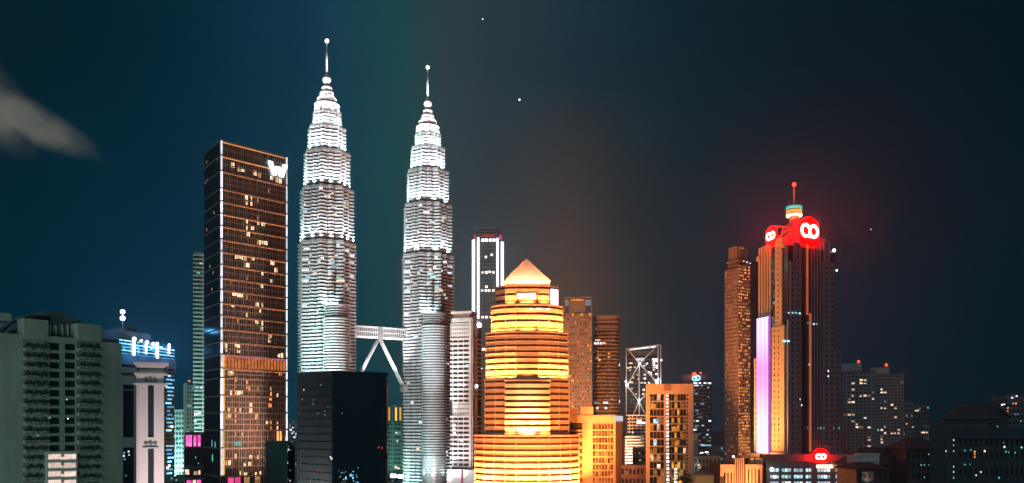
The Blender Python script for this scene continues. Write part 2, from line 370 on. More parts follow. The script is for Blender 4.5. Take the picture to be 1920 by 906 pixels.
# ================================================================== pale pillar tower
def pillar_tower():
    b = Bd('office_tower', 'pale stone tower with stepped cornice and tall dark window slots', 'tower', P(275, 345))
    A, B_ = front(256, 307, 332); poly, F = quad(A, B_, 26)
    c = MB(); c.prism(poly, 0, F.z(702, 4)); b.part('core', c, M['core'])
    w = b.wall
    w.pbox(F, 256, 277.5, 722, 1000, -.2, .9); w.pbox(F, 288.5, 307, 722, 1000, -.2, .9)
    w.pbox(F, 277.5, 288.5, 820, 841, -.2, .86)
    w.pbox(F, 256, 307, 703, 722, -.2, .92)
    w.pbox(F, 259, 261, 724, 1000, .9, 1.15); w.pbox(F, 302, 304, 724, 1000, .9, 1.15)
    G = Face(F.pt(F.len, 0)[:2], F.pt(F.len, 0, -26)[:2])
    w.fbox(G, 0, 26, 0, F.z(722, 8), -.1, .4)
    for y0, y1, e in ((719, 722.5, 1.8), (700, 704, 1.7), (697, 700.2, 1.0), (690, 697.3, .2), (686.5, 690.2, .9), (683, 686.7, 1.6), (680, 683.2, 2.1)):
        s0, s1 = F.s(256), F.s(307); w.fbox(F, s0-e+.9, s1+e-.3, F.z(y1, 5), F.z(y0, 5), -10, e)
    for yy in (712, 831):                                          # carved rosettes
        for px, k in ((274, 0), (282.5, 1), (291, 0)):
            m = MB(); p = F.pt(F.s(px), F.z(yy, 5), .9)
            if k: 
                q = F.pt(F.s(px), F.z(yy, 5), 1.2); m.tube(p, q, .95, .95, 4)
            else:
                q = F.pt(F.s(px), F.z(yy, 5), 1.15); m.tube(p, q, .72, .6, 14)
            b.part('rosette', m, M['dgrey'])
        m = MB(); m.pbox(F, 268, 297, yy+7, yy+8, .85, 1.3); b.part('moulding', m, M['dgrey'])
    for y0, y1 in ((723, 820), (841, 1000)):
        z0, z1 = F.z(y1, 5), F.z(y0, 5); b.window(F, F.s(283), (z0+z1)/2, F.s(288.4)-F.s(277.6), z1-z0, 'glass', .2)
    A2, B2 = front(226, 257, 345); poly2, F2 = quad(A2, B2, 18)
    m = MB(); m.prism(poly2, 0, Z(694, 345)); m.pbox(F2, 226, 231, 722, 1000, 0, .7); m.pbox(F2, 251, 257, 722, 1000, 0, .7); m.pbox(F2, 226, 257, 700, 722, 0, .75); m.pbox(F2, 226, 257, 820, 839, 0, .75); m.pbox(F2, 224, 257, 690, 700, 0, 1.6); m.pbox(F2, 226, 257, 731, 732.5, 0, .6)
    b.part('side_wing', m, M['pale'])
    for y0, y1 in ((723, 820), (839, 1000)):
        z0, z1 = Z(y1, 345), Z(y0, 345); b.window(F2, F2.s(241), (z0+z1)/2, F2.s(250.8)-F2.s(231.2), z1-z0, 'blue_glass', .15)
    for px, py, mm in ((233, 849, 'tealw'), (241, 847, 'whitew'), (242, 853, 'coolw'), (232, 855, 'whitew'), (234, 861, 'tealw'), (236, 892, 'tealw')):
        b.window(F2, F2.s(px), Z(py, 345), .55, .6, mm, .3)
    b.done('pale')
    b.light('AREA', (-119, 306, 25), (-143, 332, 88), (1, .80, .86), 17000, 4, 4, 90)
    b.light('AREA', (-125, 338, 62), (-136.5, 338, 92), (1, .3, .5), 350, 3, 3, 120)
    b.light('AREA', (-155, 270, 60), (-150, 345, 85), (.35, .8, .85), 4000, 8, 8, 140)
# ================================================================== blue light tower
def blue_tower():
    b = Bd('skyscraper', 'dark blue tower ringed with bright blue and white lights below a lit mast', 'skyscraper', P(270, 610))
    A, B_ = P(222, 570), P(327, 626); poly, F = quad(A, B_, 38)
    c = MB(); c.prism(poly, 0, F.z(641, 20)); b.part('core', c, M['blue_glass'])
    w = b.wall
    for i in range(34):
        y = 668+i*8; w.pbox(F, 222, 327, y, y+2.2, -.2, .5)
    w.pbox(F, 221, 328, 671, 688, -.1, 1.2)
    sp = F.s
    for k in range(6):
        m = MB(); s0, s1 = sp(223), sp(326); z = F.z(637+k*6.2, 0)
        m.fbox(F, s0, s1 if k else sp(252), z-.35, z+.35, .3, .7); b.part('light_strip', m, M['blue_dim' if k in (2, 4) else 'blue_led'])
    top = F.z(634, 0)
    for px, s_ in ((249, 1.3), (262, .9), (273, 1.2), (285, 1.3)):
        m = MB(); m.sphere(F.pt(sp(px), F.z(631+.1*(px-249), 0)-sp(px)*.02, 1.2), s_); b.part('lamp', m, M['cool_lamp'])
    for px, n, r in ((249, 6, .95), (272, 5, .75), (293, 6, 1.0), (315, 4, .85)):
        for k in range(n):
            m = MB(); m.sphere(F.pt(sp(px), F.z(639.5+(px-249)*.11+k*5.0, sp(px))-0, .9), r); b.part('lamp', m, M['cool_lamp'])
    for px, py in ((258, 640), (258, 648), (259, 655), (231, 655), (258, 662)):
        b.window(F, sp(px), F.z(py, 10), 2.5, 1.2, 'tealw', .6)
    rnd = random.Random(8)
    for i in range(28):
        y = 705+i*7.3
        if rnd.random() < .75:
            a = rnd.uniform(309, 314); e = rnd.uniform(318, 326); sc = (sp(a)+sp(e))/2
            b.window(F, sc, F.z(y, sc), sp(e)-sp(a), 1.1, rnd.choice(['blue_led', 'blue_dim', 'coolw', 'blue_dim']), .55)
    for px, py in ((318, 683), (316, 876), (321, 800), (313, 880)): 
        b.window(F, sp(px), F.z(py, 30), 2.2, 1.8, 'whitew', .7)
    rc = MB(); rc.pbox(F, 240, 300, 622, 641, -30, -8); rc.pbox(F, 268, 288, 613.5, 622, -26, -14); b.part('roof_cap', rc, M['dgrey'])
    mm = MB(); bx = F.pt(sp(262), 0, -14); mm.tube((bx[0], bx[1], Z(625, 600)), (bx[0], bx[1], Z(583, 600)), .45, .25); b.part('mast', mm, M['steel'])
    for py, r in ((587, 1.6), (599, 1.7)):
        m = MB(); m.sphere((bx[0], bx[1], Z(py, 600)), r); b.part('lamp', m, M['cool_lamp'])
    b.done('dgrey')
    for px in (236, 268, 300, 318): b.light('POINT', F.pt(sp(px), F.z(652, sp(px)), 7), None, (.08, .42, 1), 9000, .6)  # points added before the strips to brighten the wall blue
    b.light('POINT', (bx[0]-4, bx[1]-22, Z(617, 600)), None, (.1, .45, 1), 2500, 1)
# ================================================================== slim green tower and the slab beside it
def green_tower():
    b = Bd('skyscraper', 'slim pale green tower of bright stacked floor bands behind the brown hotel', 'skyscraper', P(372, 930))
    A, B_ = front(362, 392, 902); poly, F = quad(A, B_, 30)
    c = MB(); c.prism(poly, 0, F.z(478, 4)); b.part('core', c, M['core'])
    for i in range(56):
        y = 477+i*7.7; b.wall.pbox(F, 362, 391, y, y+3.6, -.2, .9)
        z = F.z(y+5.6, 3); b.window(F, F.s(376), z, 15, 2.1, 'glass', .1)
    b.wall.pbox(F, 379.5, 381.5, 475, 1000, -.2, 1.0)
    b.wall.pbox(F, 364, 378, 472, 478, -5, -.5)
    for px, py, m in ((377, 494, 'whitew'), (378, 727, 'whitew'), (370, 727, 'coolw'), (374, 775, 'whitew'), (367, 776, 'whitew'), (375, 800, 'coolw'), (379, 742, 'tealw'), (366, 790, 'coolw'), (372, 512, 'tealw')):
        b.window(F, F.s(px), F.z(py, 5), 3, 1.8, m, .95)
    b.done('green', 'floor_bands')
    b.light('SPOT', (-375, 830, 40), (-335, 902, 120), (.6, 1, .88), 2.0e6, 2, angle=80)
def slab_tower():
    b = Bd('office_block', 'narrow dull green slab left of the brown hotel with a red roof light', 'office block', P(355, 640))
    A, B_ = front(344, 364, 640); poly, F = quad(A, B_, 25)
    c = MB(); c.prism(poly, 0, Z(722, 640)); b.part('core', c, M['green'])
    b.wall.pbox(F, 344, 350, 719, 1000, -.2, 1); b.wall.pbox(F, 357, 359, 745, 1000, -.2, .8)
    b.pgrid(F, 350, 364, 724, 1000, 3, 34, m='glass', prob=(('tealw', .08), ('coolw', .04)))
    m = MB(); m.tube(F.pt(4, Z(722, 640), -3), F.pt(4, Z(716, 640), -3), .2); p = b.part('beacon_pole', m, M['dgrey'])
    m = MB(); m.sphere(F.pt(4, Z(714, 640), -3), .9); b.part('beacon', m, M['orangew'])
    b.done('green')
    b.light('SPOT', (-250, 560, 20), (-240, 640, 70), (.5, .9, .6), 3.5e5, 2, angle=60)
def pink_podium():
    b = Bd('podium_block', 'low dark block with a row of glowing pink windows along its top', 'building', P(366, 560))
    A, B_ = front(346, 394, 540); poly, F = quad(A, B_, 20)
    c = MB(); c.prism(poly, 0, Z(812, 540)); b.part('core', c, M['core'])
    b.wall.pbox(F, 346, 394, 810, 815, -.2, .8); b.wall.pbox(F, 346, 394, 838, 841, -.2, .8); b.wall.pbox(F, 346, 394, 874, 880, -.2, .8); b.wall.pbox(F, 346, 394, 895, 899, -.2, .8)
    for i, px in enumerate((351, 357.2, 365.5, 373.5)):
        b.window(F, F.s(px), Z(826.5, 540), 1.7, 7.2, 'pink', .2)
        m = MB(); m.sphere(F.pt(F.s(px), Z(833, 540), .5), .55); b.part('lamp', m, M['lilac'])
    for px, py, w, h, m in ((351, 885, 2.4, 3, 'warm'), (365, 887, 1, 2.4, 'warm'), (369, 887, 1, 2.4, 'warm_dim'), (374, 886, 1, 2.5, 'warm'), (367, 858, .6, 1.4, 'tealw'), (355, 903, 3, 2, 'pink'), (364, 903, 2, 2, 'warm'), (373, 903, 2.5, 2, 'pink'), (372, 869, .5, .5, 'coolw')):
        b.window(F, F.s(px), Z(py, 540), w, h, m, .2)
    for px in (361, 378, 346): b.wall.pbox(F, px-.6, px+.6, 841, 1000, -.2, .7)
    b.done('dgrey')
# ================================================================== brown hotel
def hotel():
    P0, P1, P2 = P(413, 480), P(537, 510.4), P(383, 505)
    b = Bd('hotel_tower', 'tall brown hotel slab edged in white light with a W sign on top', 'hotel', P(455, 505))
    back = (P1[0]+P2[0]-P0[0], P1[1]+P2[1]-P0[1])
    ins = lambda q: (q[0]*.998+back[0]*.002, q[1]*.998+back[1]*.002)
    F = Face(P0, P1); G = Face(P2, P0)
    top = Z(263, 480)
    c = MB(); c.prism([P0, P1, back, P2], 0, top-1.5); b.part('core', c, M['core'])
    lines = [263, 291, 320, 353, 377, 400, 423, 448, 471, 496, 520, 543, 567, 591, 616, 640, 664, 690, 708, 741, 773, 806, 840, 893, 940, 990]
    lz = [Z(y, 480) for y in lines]
    lit = {}
    pts = [(462,370,0),(471,370,0),(462,381,0),(471,381,0),(463,415,0),(484,419,0),(493,420,0),(462,427,0),(473,428,0),(465,439,0),(487,455,0),(493,455,0),(498,455,0),
        (443,481,0),(449,482,0),(454,483,0),(460,485,0),(474,486,0),(464,497,0),(507,492,0),(512,494,0),(517,507,0),(492,512,0),(508,527,0),(491,536,0),(437,550,0),(443,552,0),(448,553,0),(454,553,0),
        (436,573,0),(482,572,0),(491,573,0),(488,583,0),(463,590,0),(491,606,0),(481,604,0),(491,616,0),(505,638,0),(506,630,0),(441,646,0),(447,648,0),(447,658,0),(424,646,0),(424,655,0),(523,667,0),(528,667,0),
        (430,700,0),(434,700,0),(525,700,2),(441,712,1),(441,724,1),(441,736,1),(447,736,0),(452,736,0),(433,736,0),(463,716,1),(463,726,1),(467,729,1),(508,738,1),(507,748,1),(506,760,1),(519,742,0),
        (429,768,0),(441,768,1),(449,770,0),(470,759,0),(470,770,0),(441,779,1),(441,790,1),(430,779,0),(481,781,0),(500,793,0),(507,793,1),(507,804,1),(519,794,0),(519,804,0),
        (441,856,0),(470,857,0),(422,868,0),(430,868,0),(459,872,0),(468,870,0),(450,887,0),(460,889,0),(479,890,0),(488,888,0),(484,857,0),(436,310,0),(448,318,0),(455,319,0),(478,325,0),(486,329,0),(509,334,0),(519,338,0),(525,340,0)]
    for px, py, k in pts:
        s_ = F.s(px); z = F.z(py, s_); lit[(round(s_/1.0), round(z/2.0))] = 1
        b.window(F, s_, z, (1.75, 1.45, 1.75)[len(b.win) % 3], (2.7, 2.7, 2.0)[len(b.win) % 3], ('hotelw', 'orangew', 'amber')[k], .24)
    w = b.wall; rnd = random.Random(3)
    cols = 30; cw = F.len/cols
    for i in range(len(lz)-1):
        z1, z0 = lz[i], lz[i+1]
        w.fbox(F, 0, F.len, z1-.9, z1, -.3, .75)
        if 663 < lines[i] < 689: continue
        rows = 2 if z1-z0 < 9.5 else 3
        rh = (z1-.9-z0)/rows
        for r in range(1, rows): w.fbox(F, 0, F.len, z0+r*rh-.32, z0+r*rh+.32, -.3, .32)
        for k in range(cols):
            pw = .34 if (k+i) % 3 else .6
            w.fbox(F, k*cw-pw/2, k*cw+pw/2, z0, z1-.9, -.3, .5 if (k+i) % 3 else .55)
            for r in range(rows):
                b.window(F, (k+.5)*cw, z0+(r+.5)*rh, cw-.4, rh-.6, 'warm_dim' if rnd.random() < .012 else 'glass', .1)
    # amber cove lights under each ledge
    for i in range(len(lz)-8):
        m = MB(); n = 34
        for k in range(n):
            a = .8+k*(F.len-1.2)/n; m.fbox(F, a, a+.75, lz[i]-1.25 if i < 2 else lz[i]-1.12, lz[i]-.92, .5, .8)
        b.part('cove_light', m, M['amber_led' if i in (0, 1) else 'warm_led'])
    i = lines.index(664); m = MB()
    for k in range(20):
        a = .4+k*(F.len-.6)/20; m.fbox(F, a, a+1.45, lz[i+1]+.2, lz[i]-1.3, .1, .35)
    b.part('slat_panel', m, M['slat'])
    m = MB()
    for k in range(20): a = .4+k*(F.len-.6)/20; m.fbox(F, a, a+1.45, lz[i]-1.75, lz[i]-1.32, .36, .6)
    b.part('cove_light', m, M['pink'])
    for px in (520, 525.5): m = MB(); m.pbox(F, px-1.6, px+1.6, 808, 838, .3, .6); b.part('slat_panel', m, M['amber_led'])
    # white edge strips, broken at every ledge
    for sgn in (0, 1):
        for i in range(len(lz)-3):
            m = MB()
            if sgn == 0: m.fbox(F, -.1, .75, lz[i+1]+.5, lz[i]-.4, .6, 1.2)
            else: m.fbox(F, F.len-.45, F.len+.05, lz[i+1]+.5, lz[i]-.4, .6, 1.0)
            b.part('edge_light', m, M['edge'])
            if sgn == 0 and lines[i] > 660:
                m = MB(); m.fbox(F, 1.0, 2.1, lz[i+1]+.5, lz[i]-.5, .4, .8); b.part('edge_light', m, M['yellow_led'])
    # dark side
    for i in range(len(lz)-1):
        w.fbox(G, 0, G.len, lz[i]-.7, lz[i], -.3, .3)
        for k in range(9):
            b.window(G, (k+.5)*G.len/9, (lz[i]+lz[i+1])/2-.3, G.len/9-.5, lz[i]-lz[i+1]-.9, 'glass', .06)
    for px, py in ((388, 300), (389, 336), (386, 338), (408, 312), (388, 428), (402, 406), (400, 515), (398, 545), (394, 500)):
        b.window(G, G.s(px), G.z(py, 10), .8, 1.6, 'warm_dim', .2)
    for px, py in ((398, 831), (404, 834), (399, 858)): b.window(G, G.s(px), G.z(py, 10), 1.2, 4, 'tealw', .2)
    for px, m in ((432, 'magenta'), (445, 'magenta'), (462, 'warm_dim'), (482, 'warm_dim')):
        b.window(F, F.s(px), F.z(902, 10), 3.4, 4.2, m, .5)
    # W sign
    m = MB(); sw = F.s(533)-F.s(505); s0 = F.s(504.5); zt, zb = F.z(303, 30), F.z(327, 30)
    pts = [(0, 1), (.26, 0), (.5, .72), (.74, 0), (1, 1)]
    for (a, c1), (e, c2) in zip(pts[:-1], pts[1:]):
        za, ze = zb+c1*(zt-zb), zb+c2*(zt-zb); hw = 1.3
        m.hexa([F.pt(s0+a*sw-hw, za, 1.1), F.pt(s0+a*sw+hw, za, 1.1), F.pt(s0+a*sw+hw, za, 1.7), F.pt(s0+a*sw-hw, za, 1.7),
                F.pt(s0+e*sw-hw, ze, 1.1), F.pt(s0+e*sw+hw, ze, 1.1), F.pt(s0+e*sw+hw, ze, 1.7), F.pt(s0+e*sw-hw, ze, 1.7)])
    b.part('letter_sign', m, M['cool_lamp'])
    # green 90 over the drive
    m = MB()
    def seg(F_, x0, y0, h, segs, ww, t_=.28):
        for c_ in segs:
            bx = {'a': (0, ww, h-t_, h), 'b': (ww-t_, ww, h/2, h), 'c': (ww-t_, ww, 0, h/2), 'd': (0, ww, 0, t_), 'e': (0, t_, 0, h/2), 'f': (0, t_, h/2, h), 'g': (0, ww, h/2-t_/2, h/2+t_/2)}[c_]
            m.fbox(F_, x0+bx[0], x0+bx[1], y0+bx[2], y0+bx[3], .55, .8)
    zb = F.z(836, 5); seg(F, F.s(438), zb, 2.2, 'abfgcd', 1.5); seg(F, F.s(444.5), zb, 2.2, 'abcdef', 1.6)
    b.part('number_sign', m, M['teal_sign'])
    b.done('brown', 'wall')
    b.light('AREA', F.pt(22, 40, 30), F.pt(22, 140, 0), (1, .45, .25), 7000, 20, 3, 120)
    b.light('SPOT', F.pt(16, 15, 75), F.pt(22, 165, 0), (1, .62, .45), 1.1e6, 3, angle=80)  # flood added to lift the upper part of the wall
M['hotelw'] = glow('hotel room window', (1, .66, .38), 1.7, .8, False, .6); M['edge'] = glow('white edge strip', (.85, .9, 1), 1.6, .3, True, .2)
# ================================================================== twin towers
NSH = 128
def star_shape():
    out = []
    for i in range(NSH):
        th = 2*pi*i/NSH; a = 1/sqrt(2); r = 0
        for k in (0, pi/4):
            ph = (th+k) % (pi/2)-pi/4
            r = max(r, a/cos(ph) if True else 0)
        # union of two squares with corners on the multiples of 45 degrees
        for k in range(8):
            c = pi/8+k*pi/4; ph = (th-c+pi) % (2*pi)-pi; d, rr = .745, .15
            q = rr*rr-(d*sin(ph))**2
            if q > 0 and abs(ph) < 1: r = max(r, d*cos(ph)+sqrt(q))
        out.append(min(r, .985))
    lo = [min(out[(i+k) % NSH] for k in (-1, 0, 1)) for i in range(NSH)]
    out = [o if o-l < .02 and o > .84 else o-.035 if o < .84 else o for o, l in zip(out, lo)]
    return out
SH = star_shape()
T1, T2 = P(613, 829), P(802, 890)
def tz(y): return Z(y, 829)
PX = 829/FPX
TIERS = [(460, 965, 55.0), (359, 460, 51.0), (290, 359, 44.0), (243, 290, 36.0), (213, 243, 27.0)]
BUST = (16.0, -31.0)
def twin():
    b = Bd('twin_tower', 'taller looking left steel twin tower whose round annex rises behind the black block', 'skyscraper', T1, 'twin steel towers')
    cx, cy_ = T1; pitch = 3.35
    ribbons = []
    for yt, yb, hw in TIERS:
        z0, z1 = tz(yb), tz(yt); r = hw*PX*1.0; n = max(3, round((z1-z0)/pitch)); p = (z1-z0)/n
        m = MB()
        for k in range(n):
            z = z0+k*p; e = 0
            m.lathe(cx, cy_, [(r-1.1, z), (r-.1, z), (r-.1, z+.34*p), (r+.75+e, z+.40*p), (r+.75+e, z+.52*p), (r-1.1, z+.56*p)], NSH, 0, SH)
            ribbons.append((z+.5*p, z+1.02*p, r-.75))
        # parapet and roof of the tier
        m.lathe(cx, cy_, [(r-1, z1-.45*p), (r+.35, z1-.4*p), (r+.35, z1+.5), (r-.2, z1+.5), (r-.2, z1), (.1, z1)], NSH, 0, SH)
        b.part('tier', m, M['steel'])
    ribbons.sort(key=lambda q: -q[0])
    rest = MB()
    for i, (a, e, r) in enumerate(ribbons):
        if i < 95:
            m = MB(); m.lathe(cx, cy_, [(r, a), (r, e)], NSH, 0, SH); b.part('window_ribbon', m, M['ribbon'])
        else: rest.lathe(cx, cy_, [(r, a), (r, e)], NSH, 0, SH)
    b.part('window_ribbon', rest, M['ribbon'])['kind'] = 'stuff'
    # lit rooms along the ribbons
    rnd = random.Random(21)
    for i in range(95):
        yy = rnd.choice([rnd.uniform(365, 455), rnd.uniform(470, 540), rnd.uniform(480, 700), rnd.uniform(600, 860)]); zz = tz(yy)
        q = min(ribbons, key=lambda q_: abs((q_[0]+q_[1])/2-zz)); th = R(rnd.uniform(-165, -15)); k = int(round(th/(2*pi)*NSH)) % NSH
        r = q[2]+.18; m = MB(); w_ = rnd.choice((2, 3, 3, 5))
        for j in range(w_):
            i0, i1 = (k+j) % NSH, (k+j+1) % NSH; t0, t1 = 2*pi*(k+j)/NSH, 2*pi*(k+j+1)/NSH
            p0 = (cx+r*SH[i0]*cos(t0), cy_+r*SH[i0]*sin(t0)); p1 = (cx+r*SH[i1]*cos(t1), cy_+r*SH[i1]*sin(t1))
            n_ = len(m.v); m.v += [p0+(q[0]+.1,), p1+(q[0]+.1,), p1+(q[1]-.1,), p0+(q[1]-.1,)]; m.f.append((n_, n_+1, n_+2, n_+3)); m.m.append(0)
        b.part('lit_window', m, M[rnd.choice(['whitew', 'whitew', 'warm', 'coolw'])])
    # crown: stacked rings, ball, spire
    m = MB()
    y = [(213, 24), (205, 23.5), (203, 20.5), (197, 21.5), (194, 20), (190, 16), (186, 16.5), (182, 14.5), (179, 11), (175, 11.5), (171, 9.5), (169, 7), (165, 8), (161, 6.5), (158, 3.2), (156, 2.4)]
    prof = []
    for i in range(len(y)-1):
        (ya, ra), (yb, rb) = y[i], y[i+1]; prof.append((ra*PX, tz(ya)))
    prof.append((y[-1][1]*PX, tz(y[-1][0])))
    sc = [.93+.07*cos(16*2*pi*i/64) for i in range(64)]
    m.lathe(cx, cy_, prof, 64, 0, sc); b.part('crown', m, M['spire'])
    for yy, rr in ((199, 22.5), (188, 17.5), (177, 12.2), (166, 8.6)):
        m = MB(); z = tz(yy); a = rr*PX
        m.lathe(cx, cy_, [(a-1, z-1.3), (a+.2, z-.9), (a+.6, z), (a+.2, z+.9), (a-1, z+1.3)], 48); b.part('crown_ring', m, M['spire'], None, None, True)
    m = MB(); z0 = tz(158); m.sphere((cx, cy_, tz(150)), 8*PX, 20); b.part('ball', m, M['spire'], None, None, True)
    m = MB(); m.tube((cx, cy_, tz(146)), (cx, cy_, tz(136)), 2.2, 1.2, 12); m.tube((cx, cy_, tz(139)), (cx, cy_, tz(78)), 1.15, .75, 10); b.part('spire', m, M['spire'], None, None, True)
    m = MB(); m.sphere((cx, cy_, tz(77)), 1.9); b.part('beacon', m, M['beacon'])
    # round annex
    bx, by = cx+BUST[0], cy_+BUST[1]; r = 12.3; zt = 189; z0 = 20; n = 59; p = (176-z0)/n
    m = MB()
    for k in range(n):
        z = z0+k*p; m.lathe(bx, by, [(r-.8, z), (r-.1, z), (r-.1, z+.34*p), (r+.6, z+.4*p), (r+.6, z+.52*p), (r-.8, z+.56*p)], 48)
        q = MB(); q.lathe(bx, by, [(r-.6, z+.5*p), (r-.6, z+1.02*p)], 48)
        if k >= 10: b.part('annex_ribbon', q, M['ribbon'])
        else: m.lathe(bx, by, [(r-.6, z+.5*p), (r-.6, z+1.02*p)], 48)
    m.lathe(bx, by, [(r-1, 176), (r+.9, 176.2), (r+.9, 177.4), (r-1.1, 177.6)], 48)
    for k in range(5): z = 178+k*2.3; m.lathe(bx, by, [(r-1.5, z), (r-.7, z), (r-.7, z+.55), (r-1.5, z+.55)], 48)
    m.lathe(bx, by, [(r-1.2, zt), (r-.3, zt), (r-.3, zt+1.0), (.1, zt+1.2)], 48)
    b.part('annex', m, M['steel'])
    m = MB(); m.lathe(bx, by, [(r-1.45, 177), (r-1.45, zt)], 48); b.part('annex_ribbon', m, M['ribbon'])
    # link between shaft and annex
    return b
M['ribbon'] = mat('tower glass', (.05, .065, .07), .22, 0, .5, .12, .7)
M['beacon'] = glow('spire beacon', (1, .85, .8), 5)
COOL = (.74, .98, 1)
def tower_lights(b, c, rot, k=1.0):
    cx, cy_ = c
    for (yt, yb, hw), (pyt, pyb, phw), pw, aim in ((TIERS[1], TIERS[0], 62000, 30), (TIERS[2], TIERS[1], 70000, 24), (TIERS[3], TIERS[2], 60000, 18), (TIERS[4], TIERS[3], 34000, 10)):
        z = tz(yb)+1.0; ri = hw*PX
        for i in range(11):
            th = R(-202.5+i*22.5); kk = SH[int(round((th % (2*pi))/(2*pi)*NSH)) % NSH]
            r = max(ri*kk+2.2, phw*PX*kk+.6)
            p = (cx+r*cos(th), cy_+r*sin(th), z); t_ = (cx+ri*kk*.93*cos(th), cy_+ri*kk*.93*sin(th), z+aim*.55)
            col = COOL if i > 3 else (.72, 1, .95)
            if i in (5, 7): col = (1, .93, .97)
            if i in (4, 6): col = (.72, .88, 1)
            b.light('SPOT', p, t_, col, pw*k*1.0, .4, angle=80, blend=1)
    for i in range(5):
        th = R(-170+i*40); r = 27*PX+2
        p = (cx+r*cos(th), cy_+r*sin(th), tz(212)); b.light('SPOT', p, (cx, cy_, tz(180)), (1, .93, .9), 110000*k, .5, angle=90)
        r = 17; p = (cx+r*cos(th), cy_+r*sin(th), tz(196)); b.light('SPOT', p, (cx, cy_, tz(160)), (1, .93, .9), 60000*k, .5, angle=70)
# ---- lights of the shaft from plaza and annex roof, plus added fill spots
def shaft_lights(b, c, bust, left, right, pw):
    cx, cy_ = c
    bx, by = cx+bust[0], cy_+bust[1]
    b.light('AREA', (bx-6, by+6, 191), (cx-4, cy_-20, 230), COOL, 15000, 10, 6, 140)
    b.light('SPOT', (cx-75, cy_-110, 12), (cx-8, cy_, 150), left, pw*.6, 4, angle=95)  # added flood standing in for teal city light on the left flank
    b.light('SPOT', (cx-110, cy_-150, 15), (cx-4, cy_, 300), (.7, 1, .96), pw*4.2, 4, angle=44)  # added far fill for the upper tiers
    b.light('SPOT', (cx+2, cy_-150, 15), (cx+4, cy_, 300), (.9, .98, 1), pw*2.6, 4, angle=44)  # second far fill, added from the front
    b.light('SPOT', (cx-16, cy_-30, tz(255)), (cx, cy_, tz(115)), (1, .97, .95), 160000, .5, angle=36)  # spot added in mid air to brighten the spire
    b.light('SPOT', (cx+8, cy_-120, 12), (cx+8, cy_, 150), right, pw*.3, 4, angle=95)  # added flood that tints the right flank
    for i, th in enumerate((-150, -118, -80, -45, -15)):
        t_ = R(th); b.light('SPOT', (cx+36*cos(t_), cy_+36*sin(t_), 6), (cx+18*cos(t_), cy_+18*sin(t_), 90), left if i < 2 else (COOL if i < 4 else right), 110000, 1, angle=75)
    for th in (-140, -90, -40):
        t_ = R(th); b.light('SPOT', (bx+17*cos(t_), by+17*sin(t_), 22), (bx+8*cos(t_), by+8*sin(t_), 100), COOL, 60000, .5, angle=60)
def copy_tree(src, loc, rot):
    r = src.copy(); COL.objects.link(r); r.location = loc; r.rotation_euler = (0, 0, rot)
    for ch in list(src.children):
        if ch.type == 'LIGHT': continue
        c = ch.copy(); COL.objects.link(c); c.parent = r
    return r
def build_twins():
    b = twin()
    rot = R(-11)
    r2 = copy_tree(b.o, (T2[0], T2[1], 0), rot)
    r2['label'] = 'right steel twin tower standing beside the white residential tower'
    tower_lights(b, T1, 0)
    b2 = Bd.__new__(Bd); b2.o = r2; b2.loc = (T2[0], T2[1], 0)
    class Wrap:                                                   # lamps of the second tower sit in its turned frame
        loc = b2.loc; o = r2
    ca, sa = cos(-rot), sin(-rot)
    def light2(kind, loc, tgt, *a, **k):
        f = lambda p: (T2[0]+(p[0]-T2[0])*ca-(p[1]-T2[1])*sa, T2[1]+(p[0]-T2[0])*sa+(p[1]-T2[1])*ca, p[2])
        return Bd.light(b2, kind, f(loc), f(tgt) if tgt else None, *a, **k)
    b2.light = light2
    tower_lights(b2, T2, rot)
    shaft_lights(b, T1, BUST, (.55, 1, .88), (.85, .97, 1), 900000)
    bu2 = (BUST[0]*cos(rot)-BUST[1]*sin(rot), BUST[0]*sin(rot)+BUST[1]*cos(rot))
    shaft_lights(b2, T2, bu2, (.6, 1, .92), (1, .88, .8), 900000)
    # skybridge
    br = Bd('skybridge', 'white two storey bridge on splayed legs joining the twin towers', 'bridge', ((T1[0]+T2[0])/2, (T1[1]+T2[1])/2))
    F = Face(T1, T2); mid = F.len/2
    m = MB(); m.fbox(F, 22, F.len-22, 165.6, 167.2, -3, 3); m.fbox(F, 22, F.len-22, 175.4, 177, -3, 3); m.fbox(F, 22, F.len-22, 171, 171.7, -2.9, 2.9)
    for k in range(30):
        s_ = 24+k*(F.len-48)/29; m.fbox(F, s_-.2, s_+.2, 167, 175.6, 2.5, 2.8); m.fbox(F, s_-.2, s_+.2, 167, 175.6, -2.8, -2.5)
    br.part('deck', m, M['steel'])
    m = MB(); m.fbox(F, 22, F.len-22, 167.2, 171, -2.3, 2.3); m.fbox(F, 22, F.len-22, 171.7, 175.4, -2.3, 2.3); br.part('glazing', m, M['bridgew'])
    m = MB(); m.fbox(F, mid-2.6, mid+2.6, 163.8, 177.4, -3.4, 3.4); br.part('hinge_block', m, M['dgrey'])
    for sg in (-1, 1):
        for d in (-2.2, 2.2):
            m = MB(); p = F.pt(mid+sg*1.6, 164, d); q = F.pt(mid+sg*27.5, 117, d); m.tube(p, q, 1.0, 1.0, 12); br.part('leg', m, M['spire'], None, None, True)
    m = MB(); m.fbox(F, mid+25, mid+30, 113, 118, -4, 4); m.fbox(F, mid-30, mid-25, 113, 118, -4, 4); br.part('leg_bearing', m, M['steel'])
    for s_ in (mid-12, mid+12): br.light('SPOT', F.pt(s_, 120, 22), F.pt(s_, 166, 0), (1, .93, .95), 300000, .5, angle=70)
    br.light('AREA', F.pt(mid, 150, 24), F.pt(mid, 172, 0), (1, .92, .92), 11000, 30, 1, 130)
M['bridgew'] = glow('bridge glazing', (1, .9, .88), .22, .5, False, .4)
